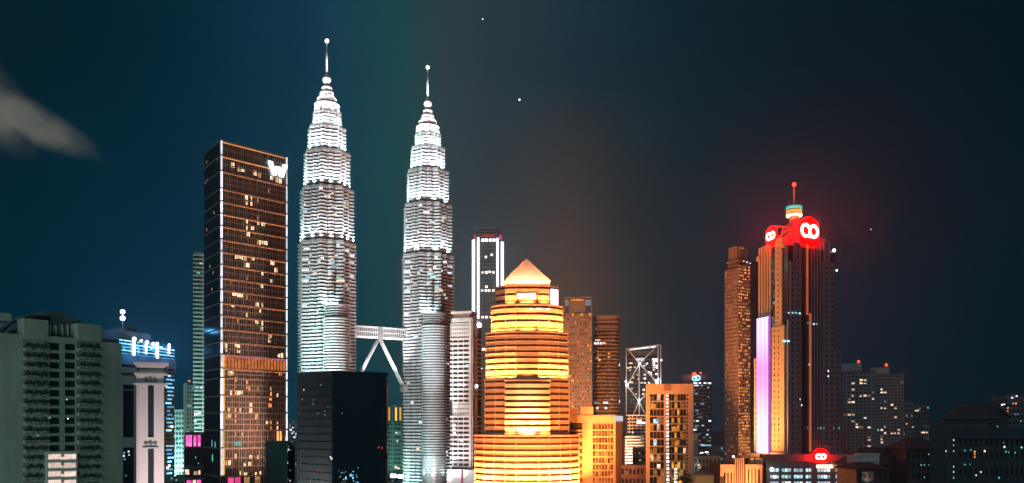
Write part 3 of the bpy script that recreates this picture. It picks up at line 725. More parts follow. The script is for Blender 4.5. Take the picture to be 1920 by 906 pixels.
# ================================================================== black block in front
def black_block():
    b = Bd('office_block', 'matt black glass block standing in front of the left twin tower', 'office block', P(640, 460))
    p0, p1, p2 = P(623, 440), P(727, 455), P(557, 462)
    back = (p1[0]+p2[0]-p0[0], p1[1]+p2[1]-p0[1])
    F, G = Face(p0, p1), Face(p2, p0); zt = Z(699, 440)
    c = MB(); c.prism([p0, p1, back, p2], 0, zt); b.part('body', c, M['black'])
    m = MB(); m.fbox(F, -.1, F.len+.1, zt-.2, zt+1.0, -.6, .25); m.fbox(G, -.1, G.len-.2, zt-.2, zt+.95, -.6, .22); b.part('parapet', m, M['black'])
    m = MB()
    for i in range(1, 17):
        z = zt-i*4.0; m.fbox(F, 0, F.len, z-.06, z+.06, -.05, .06); m.fbox(G, 0, G.len, z-.06, z+.06, -.05, .06)
    for k in range(1, 14): s_ = k*F.len/14; m.fbox(F, s_-.05, s_+.05, 0, zt-.2, -.05, .08)
    for k in range(1, 10): s_ = k*G.len/10; m.fbox(G, s_-.05, s_+.05, 0, zt-.2, -.05, .08)
    b.part('mullions', m, M['black'])
    for px, py, w, mm in ((602, 722, .8, 'tealw'), (570, 731, .6, 'whitew'), (567, 749, .9, 'warm_dim'), (588, 750, 1.2, 'dimw'), (587, 757, 1.4, 'dimw'), (596, 775, 2, 'dimw'), (609, 771, 1.2, 'dimw'), (615, 763, .5, 'dimw'), (609, 778, 1, 'dimw'), (597, 881, .6, 'red_dim'), (620, 857, .7, 'whitew'), (622, 860, .7, 'whitew')):
        s_ = G.s(px); b.window(G, s_, G.z(py, s_), w, .7, mm, .12)
    for px, py, w, mm in ((641, 775, .5, 'dimw'), (710, 839, .6, 'red_dim'), (716, 840, .6, 'red_dim'), (671, 877, .5, 'dimw')):
        s_ = F.s(px); b.window(F, s_, F.z(py, s_), w, .8, mm, .12)
    rnd = random.Random(5)
    for i in range(34):
        px = rnd.gauss(653, 10); py = rnd.gauss(893, 6); s_ = F.s(px); b.window(F, s_, F.z(py, s_), rnd.uniform(.3, .8), rnd.uniform(.25, .5), rnd.choice(['coolw', 'blue_led', 'dimw', 'blue_dim']), .12)  # blue reflections on the glass, drawn as glowing specks
    for i in range(26):
        y = 706+i*8; m = MB(); m.pbox(F, 725.2, 727, y, y+rnd.uniform(4, 7), .1, .35); b.part('edge_light', m, M['edge_amber'])
    b.done('black')
M['beam'] = glow('roof light beam', (1, .82, .75), 1.6, .4); M['nodelamp'] = glow('node lamp', (1, .95, .92), 4)
M['dimw'] = glow('dim window and reflection glow', (.8, .9, .95), .18, .7); M['red_dim'] = glow('red pilot light', (1, .05, .08), .8); M['edge_amber'] = glow('amber edge', (1, .3, .1), .16, .8)
def dark_box():
    b = Bd('office_block', 'low dark green box building below the brown hotel edge', 'building', P(525, 400))
    A, B_ = front(498, 539, 394); poly, F = quad(A, B_, 22)
    c = MB(); c.prism(poly, 0, Z(828, 395)); b.part('body', c, M['dteal'])
    m = MB(); m.fbox(F, -.1, F.len+.1, Z(829, 395), Z(826.5, 395), -.5, .2); b.part('parapet', m, M['dteal'])
    A2, B2 = front(539.2, 553, 412); poly, F2 = quad(A2, B2, 20)
    c = MB(); c.prism(poly, 0, Z(829, 405)); b.part('side_wing', c, M['dgrey'])
    for px, py, mm in ((541, 844, 'whitew'), (538.8, 869, 'blue_led'), (541, 838, 'dimw'), (544, 883, 'dimw'), (544, 903, 'warm'), (539.6, 900, 'dimw'), (545, 845, 'dimw'), (548, 829, 'dimw')):
        b.window(F2, F2.s(px), Z(py, 405), .5, .7, mm, .12)
    b.done('dgrey')
M['dteal'] = mat('dark teal cladding', (.03, .075, .072), .5, 0, .2)
# ================================================================== green block with amber bars, seen between the towers
def amber_block():
    b = Bd('office_block', 'green glass block topped by glowing amber bars between the twin towers', 'office block', P(740, 1120))
    A, B_ = front(724, 760, 1090); poly, F = quad(A, B_, 30)
    c = MB(); c.prism(poly, 0, Z(768, 1090)); b.part('core', c, M['core'])
    b.pgrid(F, 726, 758, 792, 1000, 5, 26, wf=.8, hf=.6, m='blue_glass', prob=(('tealw', .04), ('warm', .03)))
    b.wall.pbox(F, 735, 737.5, 768, 1000, -.1, .9); b.wall.pbox(F, 731, 747, 760, 768, -12, -4)
    for px in (730, 742.5, 750.5): m = MB(); m.pbox(F, px-1.8, px+1.8, 764, 789, .1, .9); b.part('light_bar', m, M['yellow_led'])
    for px, py, mm in ((743, 812, 'warm'), (745, 827, 'warm'), (747, 878, 'whitew')): b.window(F, F.s(px), Z(py, 1090), 3, 2.2, mm, 1)
    b.done('teal')
    b.light('SPOT', (-165, 1000, 20), (-150, 1090, 70), (.4, 1, .8), 3.5e5, 2, angle=70)
def distant_block(px0, px1, py, D, label, wallm='grey', lights=(), rows=8, cols=5, prob=(('warm', .05), ('coolw', .05)), cat='building'):
    b = Bd('distant_building', label, cat, P((px0+px1)/2, D+10))
    A, B_ = front(px0, px1, D); poly, F = quad(A, B_, 24)
    c = MB(); c.prism(poly, 0, Z(py, D)-.6); b.part('core', c, M['core'])
    b.wall.fbox(F, 0, F.len, Z(py+2.5, D), Z(py, D), -4, .7)
    b.grid(F, 0, F.len, 0, Z(py+2.5, D), cols, rows, prob=prob)
    for px, yy, mm in lights: b.window(F, F.s(px), Z(yy, D), 1.6*D/900, 1.4*D/900, mm, .7)
    return b
# ================================================================== white residential tower
def white_tower():
    D = 800
    b = Bd('apartment_tower', 'white floodlit residential tower with rows of dark balconies', 'apartment tower', P(872, D+15))
    p0, p1, p2 = P(884, D-6), P(902, D+14), P(845, D)
    F, G = Face(p2, p0), Face(p0, p1); back = (p1[0]+p2[0]-p0[0], p1[1]+p2[1]-p0[1])
    c = MB(); c.prism([p0, p1, back, p2], 0, Z(602, D)); b.part('core', c, M['core'])
    w = b.wall
    rows = 34; pitch = 8.55
    b.pgrid(F, 845, 881, 606, 640-4, 9, 4, wf=.45, hf=.4)
    for i in range(32):
        y = 634+i*pitch
        if 752 < y < 778:
            b.pgrid(F, 849, 880, y, y+pitch, 8, 1, wf=.45, hf=.4); continue
        w.pbox(F, 845, 882, y, y+4.1, -.2, 1.1)
        for px0, px1 in ((850, 858.5), (860, 868.5), (870, 879)):
            sc = F.s((px0+px1)/2); b.window(F, sc, F.z(y+6.2, sc), F.s(px1)-F.s(px0), 2.1, 'glass', .15)
        for px in (849.5, 859.2, 869.3, 880): w.pbox(F, px-.7, px+.7, y+4, y+pitch, -.2, .8)
        w.pbox(G, 884.5, 902, y+1, y+3.8, -.2, 1.6)
        sc = G.s(894); b.window(G, sc, G.z(y+6, sc), 5, 1.8, 'glass', .15)
    w.pbox(F, 880, 884.6, 602, 1000, -.2, 1.35); w.pbox(G, 884.2, 887, 602, 1000, -.2, 1.3); w.pbox(G, 890.5, 893, 610, 1000, -.2, 1.5)
    m = MB(); m.pbox(F, 848, 885, 597, 604, -14, 1.5); m.pbox(G, 884, 901, 597, 604, -14, 1.4); m.pbox(F, 850, 880, 587, 598, -12, -1.5); m.pbox(F, 847, 886, 584, 587.5, -14, 2.2); b.part('roof', m, M['white'])
    m = MB(); m.pbox(F, 846, 903, 880, 1000, 2, 9); b.part('entrance_block', m, M['white'])
    m = MB(); m.pbox(F, 871, 875, 880, 905, 9, 9.3); b.part('banner', m, M['magenta'])
    for F_, px, py, mm in ((F, 852, 797, 'whitew'), (F, 852, 804, 'whitew'), (F, 853, 812, 'whitew'), (F, 870, 722, 'whitew'), (F, 862, 722, 'whitew'), (F, 854, 860, 'whitew'), (F, 866, 826, 'whitew'), (F, 876, 686, 'coolw')):
        s_ = F_.s(px); b.window(F_, s_, F_.z(py, s_), 2.6, 2.0, mm, 1.2)
    m = MB(); m.sphere(G.pt(G.s(895), G.z(608, 3), 2), 2.4); b.part('lamp', m, M['cool_lamp'])
    for px, py in ((894, 822), (890, 724)): m = MB(); m.sphere(G.pt(G.s(px), G.z(py, 3), 2), 1.4); b.part('lamp', m, M['cool_lamp'])
    b.done('white')
    b.light('SPOT', (-70, 715, 12), (-48, D, 100), (1, .92, .95), 2.6e5, 3, angle=90)
    b.light('AREA', (-52, D-18, 30), (-50, D, 60), (1, .92, .95), 4000, 14, 3, 120)
# ================================================================== tower with white neon edges
def neon_tower():
    D = 1250
    b = Bd('skyscraper', 'dark skyscraper with four white neon lines down its edges', 'skyscraper', P(915, D+25))
    poly = [P(888, D+12), P(896, D), P(933, D), P(942, D+12), P(938, D+45), P(892, D+45)]
    F = Face(poly[1], poly[2]); G = Face(poly[0], poly[1]); K = Face(poly[2], poly[3])
    c = MB(); c.prism(poly, 0, Z(449, D)); b.part('core', c, M['neonbody'])
    m = MB()
    for i in range(52):
        y = 452+i*7; m.pbox(F, 897, 932, y, y+1, -.1, .4)
    for px in (905, 914.5, 924): m.pbox(F, px-.3, px+.3, 450, 820, -.1, .5)
    b.part('floor_lines', m, M['grey'])
    m = MB(); q = [P(890, D+8), P(896, D+3), P(933, D+3), P(940, D+8), P(937, D+40), P(893, D+40)]
    for y in (427, 432, 437, 442): m.prism(q, Z(y+1.2, D), Z(y, D))
    for px, dd in ((891, 8), (900, 3), (911, 3), (922, 3), (931, 3), (939, 8)): x, y_ = P(px, D+dd+.5); m.box(x-.4, x+.4, y_-.4, y_+.4, Z(450, D), Z(427, D))
    b.part('crown_screen', m, M['grey'])
    c = MB(); c.prism([P(893, D+14), P(936, D+14), P(934, D+38), P(895, D+38)], Z(449, D), Z(430, D)); b.part('plant_room', c, M['dgrey'])
    for F_, px, y0, y1, wd in ((G, 888.6, 450, 588, 3.3), (F, 896.6, 446, 620, 3.7), (F, 933, 447, 546, 3.7), (K, 941, 454, 542, 3.3)):
        m = MB(); m.pbox(F_, px-wd/2, px+wd/2, y0, y1, .1, 1.6); b.part('neon_line', m, M['led'])
    for px in (905.5, 912, 919.5, 926.5): m = MB(); m.pbox(F, px-2.3, px+2.3, 448.5, 452.6, .5, 1.4); b.part('lamp', m, M['cool_lamp'])
    # red lettering across the crown, too blurred to read
    m = MB()
    for k in range(9): m.pbox(F, 904+k*2.7, 905.7+k*2.7, 440.5, 445, -1.4, -.8)
    m.pbox(F, 903.5, 929, 439.2, 440.2, -1.4, -.9); b.part('red_sign', m, M['redsign'])
    for F_, px in ((G, 891), (K, 937.8)): m = MB(); m.pbox(F_, px-1.8, px+1.8, 441, 449, .2, 1); b.part('magenta_light', m, M['magenta'])
    for px, py in ((905, 511), (912, 511), (918, 510), (925, 511), (904, 545), (911, 545), (917, 545), (912, 538), (925, 545), (905, 595), (912, 595), (920, 595), (901, 655), (906, 655), (911, 655), (899, 617), (898, 682), (925, 578), (911, 482), (922, 478), (902, 690)):
        b.window(F, F.s(px), F.z(py, 10), 3.4, 3.2, 'warmw2', .6)
    rnd = random.Random(2)
    for i in range(30): b.window(F, F.s(rnd.uniform(899, 931)), F.z(rnd.uniform(455, 800), 10), 1.8, 1.4, 'dimw', .6)
    b.done('grey')
M['warmw2'] = glow('far bright window', (1, .85, .75), 2.2, .6); M['redsign'] = glow('red lettering', (1, .14, .06), .35); M['neonbody'] = mat('grey curtain wall', (.1, .105, .11), .4, 0, .2)
# ================================================================== golden stepped tower
def gold_tower():
    gx, gy = 10.9, 600
    b = Bd('office_tower', 'golden floodlit stepped tower with a glowing pyramid roof', 'office tower', (gx, gy+38))
    def sym(h, y0, yc=38):                                         # half outline (x, y) -> full outline
        f = [(x, y+y0) for x, y in h]; back = [(x, 2*yc-y) for x, y in reversed(f)]; r = f+back
        return [(gx+x, gy+y) for x, y in r]+[(gx-x, gy+y) for x, y in reversed(r)]
    H = lambda *a: list(a)
    hb = H((8, 0), (15.8, 2.2), (23.6, 6.5), (31, 13), (38, 24)); hm_ = H((8, 0), (15.6, 2), (23, 6), (30.6, 13))
    hu = H((8, 0), (15.4, 2), (22.5, 6), (29.8, 13)); ht = H((8, 0), (15.3, 2), (21.6, 6), (26, 12)); hp = H((8, 0), (15.5, 2.2), (22.8, 9))
    tiers = [(hb, 0, 0, 70), (hm_, 5, 70, 110.3), (hu, 6.5, 110.3, 144), (ht, 9, 144, 163.5), (hp, 10.5, 163.5, 177.5)]
    pitch = 4.4
    for h, y0, z0, z1 in tiers:
        n = max(3, round((z1-z0)/pitch)); p = (z1-z0)/n; poly = sym(h, y0); ins = [(gx+(x-gx)*.972, gy+38+(y-gy-38)*.972) for x, y in poly]
        prj = [(gx+(x-gx)*1.012, gy+38+(y-gy-38)*1.012) for x, y in poly]
        m = MB()
        for k in range(n):
            z = z0+k*p; m.prism(poly, z, z+.52*p); m.prism(prj, z+.52*p, z+.6*p)
            g_ = MB(); g_.prism(ins, z+.55*p, z+p+.05); b.part('window_band', g_, M['bandglass'])
        m.prism(prj, z1-.1, z1+1.0)
        half = len(poly)//2
        for x, y in poly: m.box(x-.16, x+.16, y-.2, y+.16, z0, z1)
        b.part('tier', m, M['gold'])
    # bright middle bay of the second stage
    m = MB(); pb = [(gx-16, gy+2.2), (gx-8, gy+.8), (gx+8, gy+.8), (gx+16, gy+2.2), (gx+16, gy+10), (gx-16, gy+10)]
    pi_ = [(gx+(x-gx)*.97, y+.9) for x, y in pb]
    n = 9; p = (109-70)/n
    for k in range(n):
        z = 70+k*p; m.prism(pb, z, z+.56*p); g_ = MB(); g_.prism(pi_, z+.5*p, z+p+.02); b.part('window_band', g_, M['goldglass'])
    m.prism([(gx-16.3, gy+1.8), (gx+16.3, gy+1.8), (gx+16.3, gy+10), (gx-16.3, gy+10)], 109, 110); b.part('middle_bay', m, M['gold'])
    # eave and pyramid
    m = MB(); q = 16.8; cyy = gy+38
    m.box(gx-q+1.5, gx+q-1.5, cyy-q+1.5, cyy+q-1.5, 177, 181); b.part('eave', m, M['goldglass'])
    m = MB(); b4 = [(gx-q, cyy-q), (gx+q, cyy-q), (gx+q, cyy+q), (gx-q, cyy+q)]; tp = [(gx-.2, cyy-.2), (gx+.2, cyy-.2), (gx+.2, cyy+.2), (gx-.2, cyy+.2)]
    m.prism(b4, 181, 183); m.prism([(x*1, y) for x, y in b4], 183, 202, 0, tp); roof = b.part('roof', m, M['gold'])
    m = MB()
    for x, y in b4: m.tube((x, y, 183), (gx, cyy, 202.4), .45, .3, 6)
    b.part('roof_ridge', m, M['gold'])
    # screen on the top stage, hot spot panes, lit rooms
    poly = sym(hp, 10.5); fA, fB = (gx+15.5, gy+12.7), (gx+22.8, gy+19.5); F = Face(fA, fB)
    m = MB(); m.fbox(F, 1.5, 8.6, 165, 176, .5, 1.1); b.part('screen', m, M['white_screen'])
    FC = Face((gx-8, gy+10.5), (gx+8, gy+10.5))
    for px, w_, h_ in ((975, 4.2, 3.6), (986, 3.6, 3.2), (998, 5.0, 4.0)): b.window(FC, FC.s(px), 170.4, w_, h_, 'hotspot_or_window', .35)  # floodlit hot spot on the wall, put in as three glowing panes
    FT = Face((gx+8, gy+9), (gx+15.3, gy+11)); F2 = Face((gx-8, gy+6.5-1), (gx+8, gy+5.5))
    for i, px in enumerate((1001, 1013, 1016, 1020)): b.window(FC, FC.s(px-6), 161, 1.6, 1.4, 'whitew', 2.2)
    for px in (980, 1012): b.window(F2, F2.s(px), 107.6, 3, 1.3, 'hotspot_or_window', 1.0)
    rnd = random.Random(9)
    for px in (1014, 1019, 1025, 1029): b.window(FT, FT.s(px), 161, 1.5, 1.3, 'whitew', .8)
    b.done('gold')
    S1 = (1, .25, .05); S2 = (1, .38, .2)
    def strip(poly, i, j, z, out, up, pw, ln=None, col=S1):
        A, B_ = poly[i], poly[j]; mx, my = (A[0]+B_[0])/2, (A[1]+B_[1])/2; l = math.hypot(B_[0]-A[0], B_[1]-A[1])
        nx, ny = (B_[1]-A[1])/l, -(B_[0]-A[0])/l
        if nx*(mx-gx)+ny*(my-gy-38) < 0: nx, ny = -nx, -ny
        o = b.light('AREA', (mx+nx*out, my+ny*out, z), (mx-nx*.5, my-ny*.5, z+up), col, pw, (ln or l)*.5, .5, 140)
        o.rotation_euler = (0, 0, 0)
        from mathutils import Vector, Matrix
        d = Vector((-nx*(out+.5), -ny*(out+.5), up)).normalized(); x = Vector((-ny, nx, 0)); y_ = (-d).cross(x)
        o.rotation_euler = Matrix((x, y_, -d)).transposed().to_euler()
    pbz = sym(hb, 0); pm = sym(hm_, 5); pu = sym(hu, 6.5); pt_ = sym(ht, 9); pp = sym(hp, 10.5)
    nb = len(pbz)
    for i in range(4): strip(pbz, i, i+1, 31, 4.5, 26, 192660); strip(pbz, nb-2-i, nb-1-i, 31, 4.5, 26, 192660)
    strip(pbz, nb-1, 0, 31, 4.5, 26, 222300)
    nu = len(pu)
    for i in range(3): strip(pu, i, i+1, 111.5, 2.2, 16, 81510); strip(pu, nu-2-i, nu-1-i, 111.5, 2.6, 16, 81510)
    strip(pu, nu-1, 0, 112.5, 1.6, 16, 5500)  # weak strip added to soften the dark arc at the centre
    nt_ = len(pt_)
    strip(pt_, nt_-1, 0, 145.4, 2.6, 12, 66690)
    for i in range(3): strip(pt_, i, i+1, 145.4, 2.4, 12, 51870); strip(pt_, nt_-2-i, nt_-1-i, 145.4, 2.4, 12, 51870)
    strip(pb, 1, 2, 71.2, 2.6, 16, 192660, None, S2); strip(pb, 0, 1, 71.2, 2.4, 18, 66690); strip(pb, 2, 3, 71.2, 2.4, 18, 66690)
    npp = len(pp)
    strip(pp, npp-1, 0, 165.2, 2, 9, 16302); strip(pp, 0, 1, 165.2, 2, 9, 11115); strip(pp, npp-2, npp-1, 165.2, 2, 9, 11115)
    for nx, ny in ((0, -1), (1, 0), (-1, 0)):
        for k in (-15.5, -9, -3, 3, 9, 15.5):
            px_, py_ = gx+nx*(q+9)+(-ny)*k, cyy+ny*(q+9)+nx*k
            b.light('SPOT', (px_, py_, 179.6), (gx+nx*10+(-ny)*k*.8, cyy+ny*10+nx*k*.8, 188), S2, 70000, .5, angle=80)
    # added fill spots near the street that brighten the whole tower
    for x, pw in ((-60, 1.35e6), (70, 1.35e6), (5, 8e5)): b.light('SPOT', (gx+x, gy-80, 8), (gx, gy+20, 105), S1, pw, 3, angle=95)
# ================================================================== brown towers right of it
def lattice_brown():
    D = 860
    b = Bd('apartment_tower', 'brown apartment tower with a patchy amber facade behind the golden tower', 'apartment tower', P(1085, D+15))
    A, B_ = front(1052, 1110, D); poly, F = quad(A, B_, 34)
    c = MB(); c.prism(poly, 0, Z(588, D)); b.part('core', c, M['core'])
    b.pgrid(F, 1058, 1110, 588, 900, 11, 44, wf=.62, hf=.5, m='goldglass', prob=(('amberd', .5), ('warm_dim', .12), ('amber', .08)))
    w = b.wall; w.pbox(F, 1052, 1058, 575, 1000, -.2, .7)
    m = MB(); m.pbox(F, 1068, 1096, 560, 588, -10, -.5); m.pbox(F, 1058, 1110, 557, 559.5, -14, .5)
    for px in (1059, 1067, 1097, 1109): m.pbox(F, px-.7, px+.7, 559, 588, -1, .4)
    b.part('roof_frame', m, M['brick'])
    for px0, px1 in ((1060, 1066), (1098, 1108)): sc = F.s((px0+px1)/2); b.window(F, sc, Z(568, D), F.s(px1)-F.s(px0), 6, 'dimw', .2)
    b.window(F, F.s(1082), Z(562.5, D), F.s(1094)-F.s(1070), 1.5, 'amber', .3)
    for px, py in ((1073, 714), (1083, 714), (1090, 590), (1106, 590), (1074, 590), (1103, 750), (1073, 714)): b.window(F, F.s(px), Z(py, D), 2.4, 2.2, 'amber', .9)
    b.done('brick')
    b.light('SPOT', (50, 700, 30), (68, D, 130), (1, .38, .12), 2.2e6, 3, angle=70)
def round_brown():
    D = 900; x0, y0 = P(1137, D+22)
    b = Bd('apartment_tower', 'dark brown round cornered tower with pale balcony lines on its crown', 'apartment tower', (x0, y0))
    r = 14.5
    def rr(k):
        pts = []
        for cx, cy_, a in ((-6.5, 8, 90), (-6.5, -8, 180), (6, -8, 270), (6, 8, 0)):
            for i in range(7): t_ = R(a+i*15); pts.append((x0+cx+(8+k)*cos(t_), y0+cy_+(8+k)*sin(t_)))
        return pts
    c = MB(); c.prism(rr(-.5), 0, Z(598, D)); b.part('glazing', c, M['goldglass'])
    m = MB()
    for i in range(44): z = Z(604+i*7, D); m.prism(rr(0), z, z+1.35)
    m.prism(rr(.3), Z(603, D), Z(600, D)); m.prism(rr(.35), Z(592.5, D), Z(590, D)); m.prism(rr(.35), Z(614, D), Z(612, D))
    m.prism(rr(-.9), Z(600, D), Z(592, D)); b.part('floor_bands', m, M['brick'])
    F = Face((x0-6.5, y0-16), (x0+6, y0-16))
    for px, py, mm in ((1118, 637, 'warm'), (1122, 637, 'warm'), (1116, 643, 'whitew'), (1121, 643, 'whitew'), (1127, 643, 'whitew'), (1133, 642, 'warm'), (1142, 662, 'orangew'), (1142, 669, 'orangew'), (1138, 660, 'warm_dim'), (1124, 674, 'warm'), (1121, 670, 'orangew'), (1133, 755, 'whitew'), (1136, 765, 'whitew'), (1138, 755, 'whitew'), (1117, 755, 'coolw'), (1120, 765, 'warm'), (1143, 757, 'warm_dim')):
        b.window(F, F.s(px), Z(py, D), 2.4, 2.0, mm, .1)
    rnd = random.Random(14)
    for i in range(70): b.window(F, F.s(rnd.uniform(1117, 1149)), Z(604+7*rnd.randint(2, 28)-3, D), 1.5, 1.5, rnd.choice(['warm_dim', 'amberd', 'dimw']), .1)
    b.done('brick')
    b.light('SPOT', (95, 740, 25), (100, D, 130), (1, .48, .27), 1.2e6, 3, angle=70)
M['amberd'] = glow('dim amber window and reflection glow', (1, .3, .05), .3, .8)
def amber_office():
    D = 640
    b = Bd('office_block', 'square orange lit office block with a broad frame and amber glass grid', 'office block', P(1120, D+15))
    p0, p1, pa = P(1153, D), P(1166, D+18), P(1066, D)
    back = (p1[0]+pa[0]-p0[0], p1[1]+pa[1]-p0[1]); F, G = Face(pa, p0), Face(p0, p1)
    c = MB(); c.prism([pa, p0, p1, back], 0, Z(784, D)); b.part('core', c, M['core'])
    w = b.wall
    w.pbox(F, 1066, 1153.5, 779, 793, -.3, 1.2); w.pbox(F, 1092, 1111, 793, 1000, -.3, 1.1); w.pbox(F, 1150, 1153.5, 793, 1000, -.3, 1.0)
    w.pbox(F, 1088, 1112, 763, 779, -8, .8); w.pbox(F, 1066, 1082, 766, 779, -8, .4)
    w.pbox(G, 1153.6, 1166, 779, 1000, -.3, .5); w.pbox(F, 1066, 1092, 806, 809, -.3, .9); w.pbox(F, 1096, 1097.5, 793, 1000, 1.1, 1.3)
    b.pgrid(F, 1111, 1150, 794, 920, 7, 10, wf=.86, hf=.8, m='goldglass', prob=(('amberd', .4), ('amber', .12)), lit=((1120, 845, 'amber'), (1126, 846, 'amber'), (1132, 845, 'amber'), (1138, 846, 'amber'), (1144, 842, 'amber'), (1119, 833, 'amber')))
    b.pgrid(F, 1070, 1092, 812, 920, 4, 8, wf=.8, hf=.6, m='goldglass', prob=(('amberd', .3),))
    m = MB(); m.pbox(F, 1152, 1154.5, 779, 792, 1.3, 1.8); m.pbox(G, 1154, 1166, 780, 790, .55, .9); b.part('light_panel', m, M['dimpanel'])
    b.done('orange')
    b.light('SPOT', (50, 560, 10), (62, D, 75), (1, .25, .045), 6.5e4, 3, angle=100)
    b.light('AREA', (60, D-14, 40), (62, D, 70), (1, .27, .05), 2600, 20, 2, 130)
M['dimpanel'] = glow('white roof panel', (.95, .95, 1), .9, .3)
# ================================================================== braced tower
def braced_tower():
    D = 950
    b = Bd('office_tower', 'dark glass tower wrapped in lit white diagonal bracing', 'office tower', P(1206, D+15))
    A, B_ = front(1176, 1236, D); poly, F = quad(A, B_, 34)
    c = MB(); c.prism(poly, 0, Z(668, D)); b.part('core', c, M['glass'])
    m = MB(); m.pbox(F, 1178, 1236, 658, 668, -20, -4)
    for i in range(26): m.pbox(F, 1176, 1236, 674+i*7.4, 675+i*7.4, -.1, .25)
    b.part('floor_lines', m, M['dgrey'])
    pp = lambda px, py, d=2.2: F.pt(F.s(px), F.z(py, F.s(px)), d)
    def br(a, c_, r=.62): m = MB(); m.tube(pp(*a), pp(*c_), r, r, 8); b.part('brace', m, M['steel'])
    for a, c_ in (((1176, 654), (1199, 682)), ((1233, 648), (1199, 682)), ((1199, 682), (1176, 724)), ((1199, 682), (1234, 720)), ((1176, 724), (1198, 753)), ((1234, 720), (1198, 753)), ((1198, 753), (1188, 777)), ((1198, 753), (1210, 777))): br(a, c_)
    for px, y0, y1 in ((1174, 653, 900), (1198.6, 682, 900), (1234, 648, 900), (1239, 647, 740)):
        m = MB(); m.tube(pp(px, y0), pp(px, y1), .75, .75, 8); b.part('column', m, M['steel'])
    m = MB(); m.tube(pp(1176, 655), pp(1236, 647), .6); m.tube(pp(1236, 647), pp(1236, 647, -25), .6); b.part('top_beam', m, M['steel'])
    m = MB(); m.hexa([pp(1181, 657.5, 1.0), pp(1231, 651.5, 1.0), pp(1231, 651.5, 1.7), pp(1181, 657.5, 1.7), pp(1181, 653, 1.0), pp(1231, 647.5, 1.0), pp(1231, 647.5, 1.7), pp(1181, 653, 1.7)]); b.part('light_beam', m, M['beam'])
    for px, py, r in ((1176, 722, 1.7), (1232, 717, 2.0), (1230, 714, 1.4), (1234, 712, 1.2), (1199, 682, 1.3), (1198, 752, 1.2), (1173.5, 716, 1.2), (1240, 676, .9)):
        m = MB(); m.sphere(pp(px, py, 3.6), r); b.part('lamp', m, M['nodelamp'])
    for px0, px1, py, h in ((1193, 1208, 674, 4.8), (1223, 1234, 674, 3)): b.window(F, F.s((px0+px1)/2), F.z(py, 10), F.s(px1)-F.s(px0), h/1.6, 'whitew', .4)
    for px, py in ((1181, 681), (1184, 681), (1177, 690), (1182, 689), (1181, 694), (1208, 686), (1213, 682), (1216, 698), (1220, 699), (1209, 703), (1209, 710), (1221, 703), (1231, 702), (1187, 708), (1209, 718), (1217, 718), (1185, 717), (1182, 717), (1185, 729), (1193, 739), (1206, 739), (1207, 731), (1226, 678), (1231, 678), (1226, 682), (1226, 686), (1231, 686), (1226, 690), (1231, 690), (1226, 694), (1203, 718), (1197, 711), (1195, 703), (1190, 689)):
        b.window(F, F.s(px), F.z(py, 10), 2.2, 1.6, 'warmw2' if px > 1200 else 'warm', .35)
    rnd = random.Random(6)
    for i in range(40): b.window(F, F.s(rnd.uniform(1178, 1234)), F.z(674+7.4*rnd.randint(0, 12)+4, 10), 1.8, 1.2, 'dimw', .35)
    b.done('dgrey')
    for px, py in ((1176, 722), (1232, 717), (1199, 684), (1198, 752)):
        p = pp(px, py, 9); b.light('POINT', p, None, (1, .9, .88), 4500, .6)
def stepped_slabs():
    D = 780
    b = Bd('office_block', 'grey stepped office block of white floor slabs below the braced tower', 'office block', P(1195, D+12))
    A, B_ = P(1178, D), P(1216, D); poly, F = quad(A, B_, 22); c = MB(); c.prism(poly, 0, Z(780, D)); b.part('core', c, M['core'])
    for i in range(14): y = 778+i*6.2; b.wall.pbox(F, 1176, 1216, y, y+2.2, -.2, 1.0)
    for px in (1180, 1186, 1194, 1202, 1210): b.wall.pbox(F, px-.5, px+.5, 780, 818, -.2, .8)
    A, B_ = P(1172, D-12), P(1206, D-12); poly, F2 = quad(A, B_, 11); c = MB(); c.prism(poly, 0, Z(820, D-12)); b.part('lower_core', c, M['core'])
    for i in range(12): y = 818+i*5.4; b.wall.pbox(F2, 1172, 1207, y, y+2.6, -.2, 1.0)
    m = MB(); m.pbox(F2, 1199, 1205, 818, 825, 1, 1.6); b.part('roof_sign', m, M['grey'])
    for F_, px, py, w_, h_ in ((F, 1198, 791, 4, 3.5), (F, 1204, 793, 2, 1.6), (F, 1208, 793, 1.5, 1.4), (F, 1186, 811, 1.6, 1.8), (F2, 1187, 870, 1.3, 1.8)): b.window(F_, F_.s(px), F_.z(py, 5), w_, h_, 'whitew', 1.1)
    b.done('pale')
    b.light('SPOT', (120, 700, 20), (118, D, 80), (.85, .93, 1), 6e4, 2, angle=50)
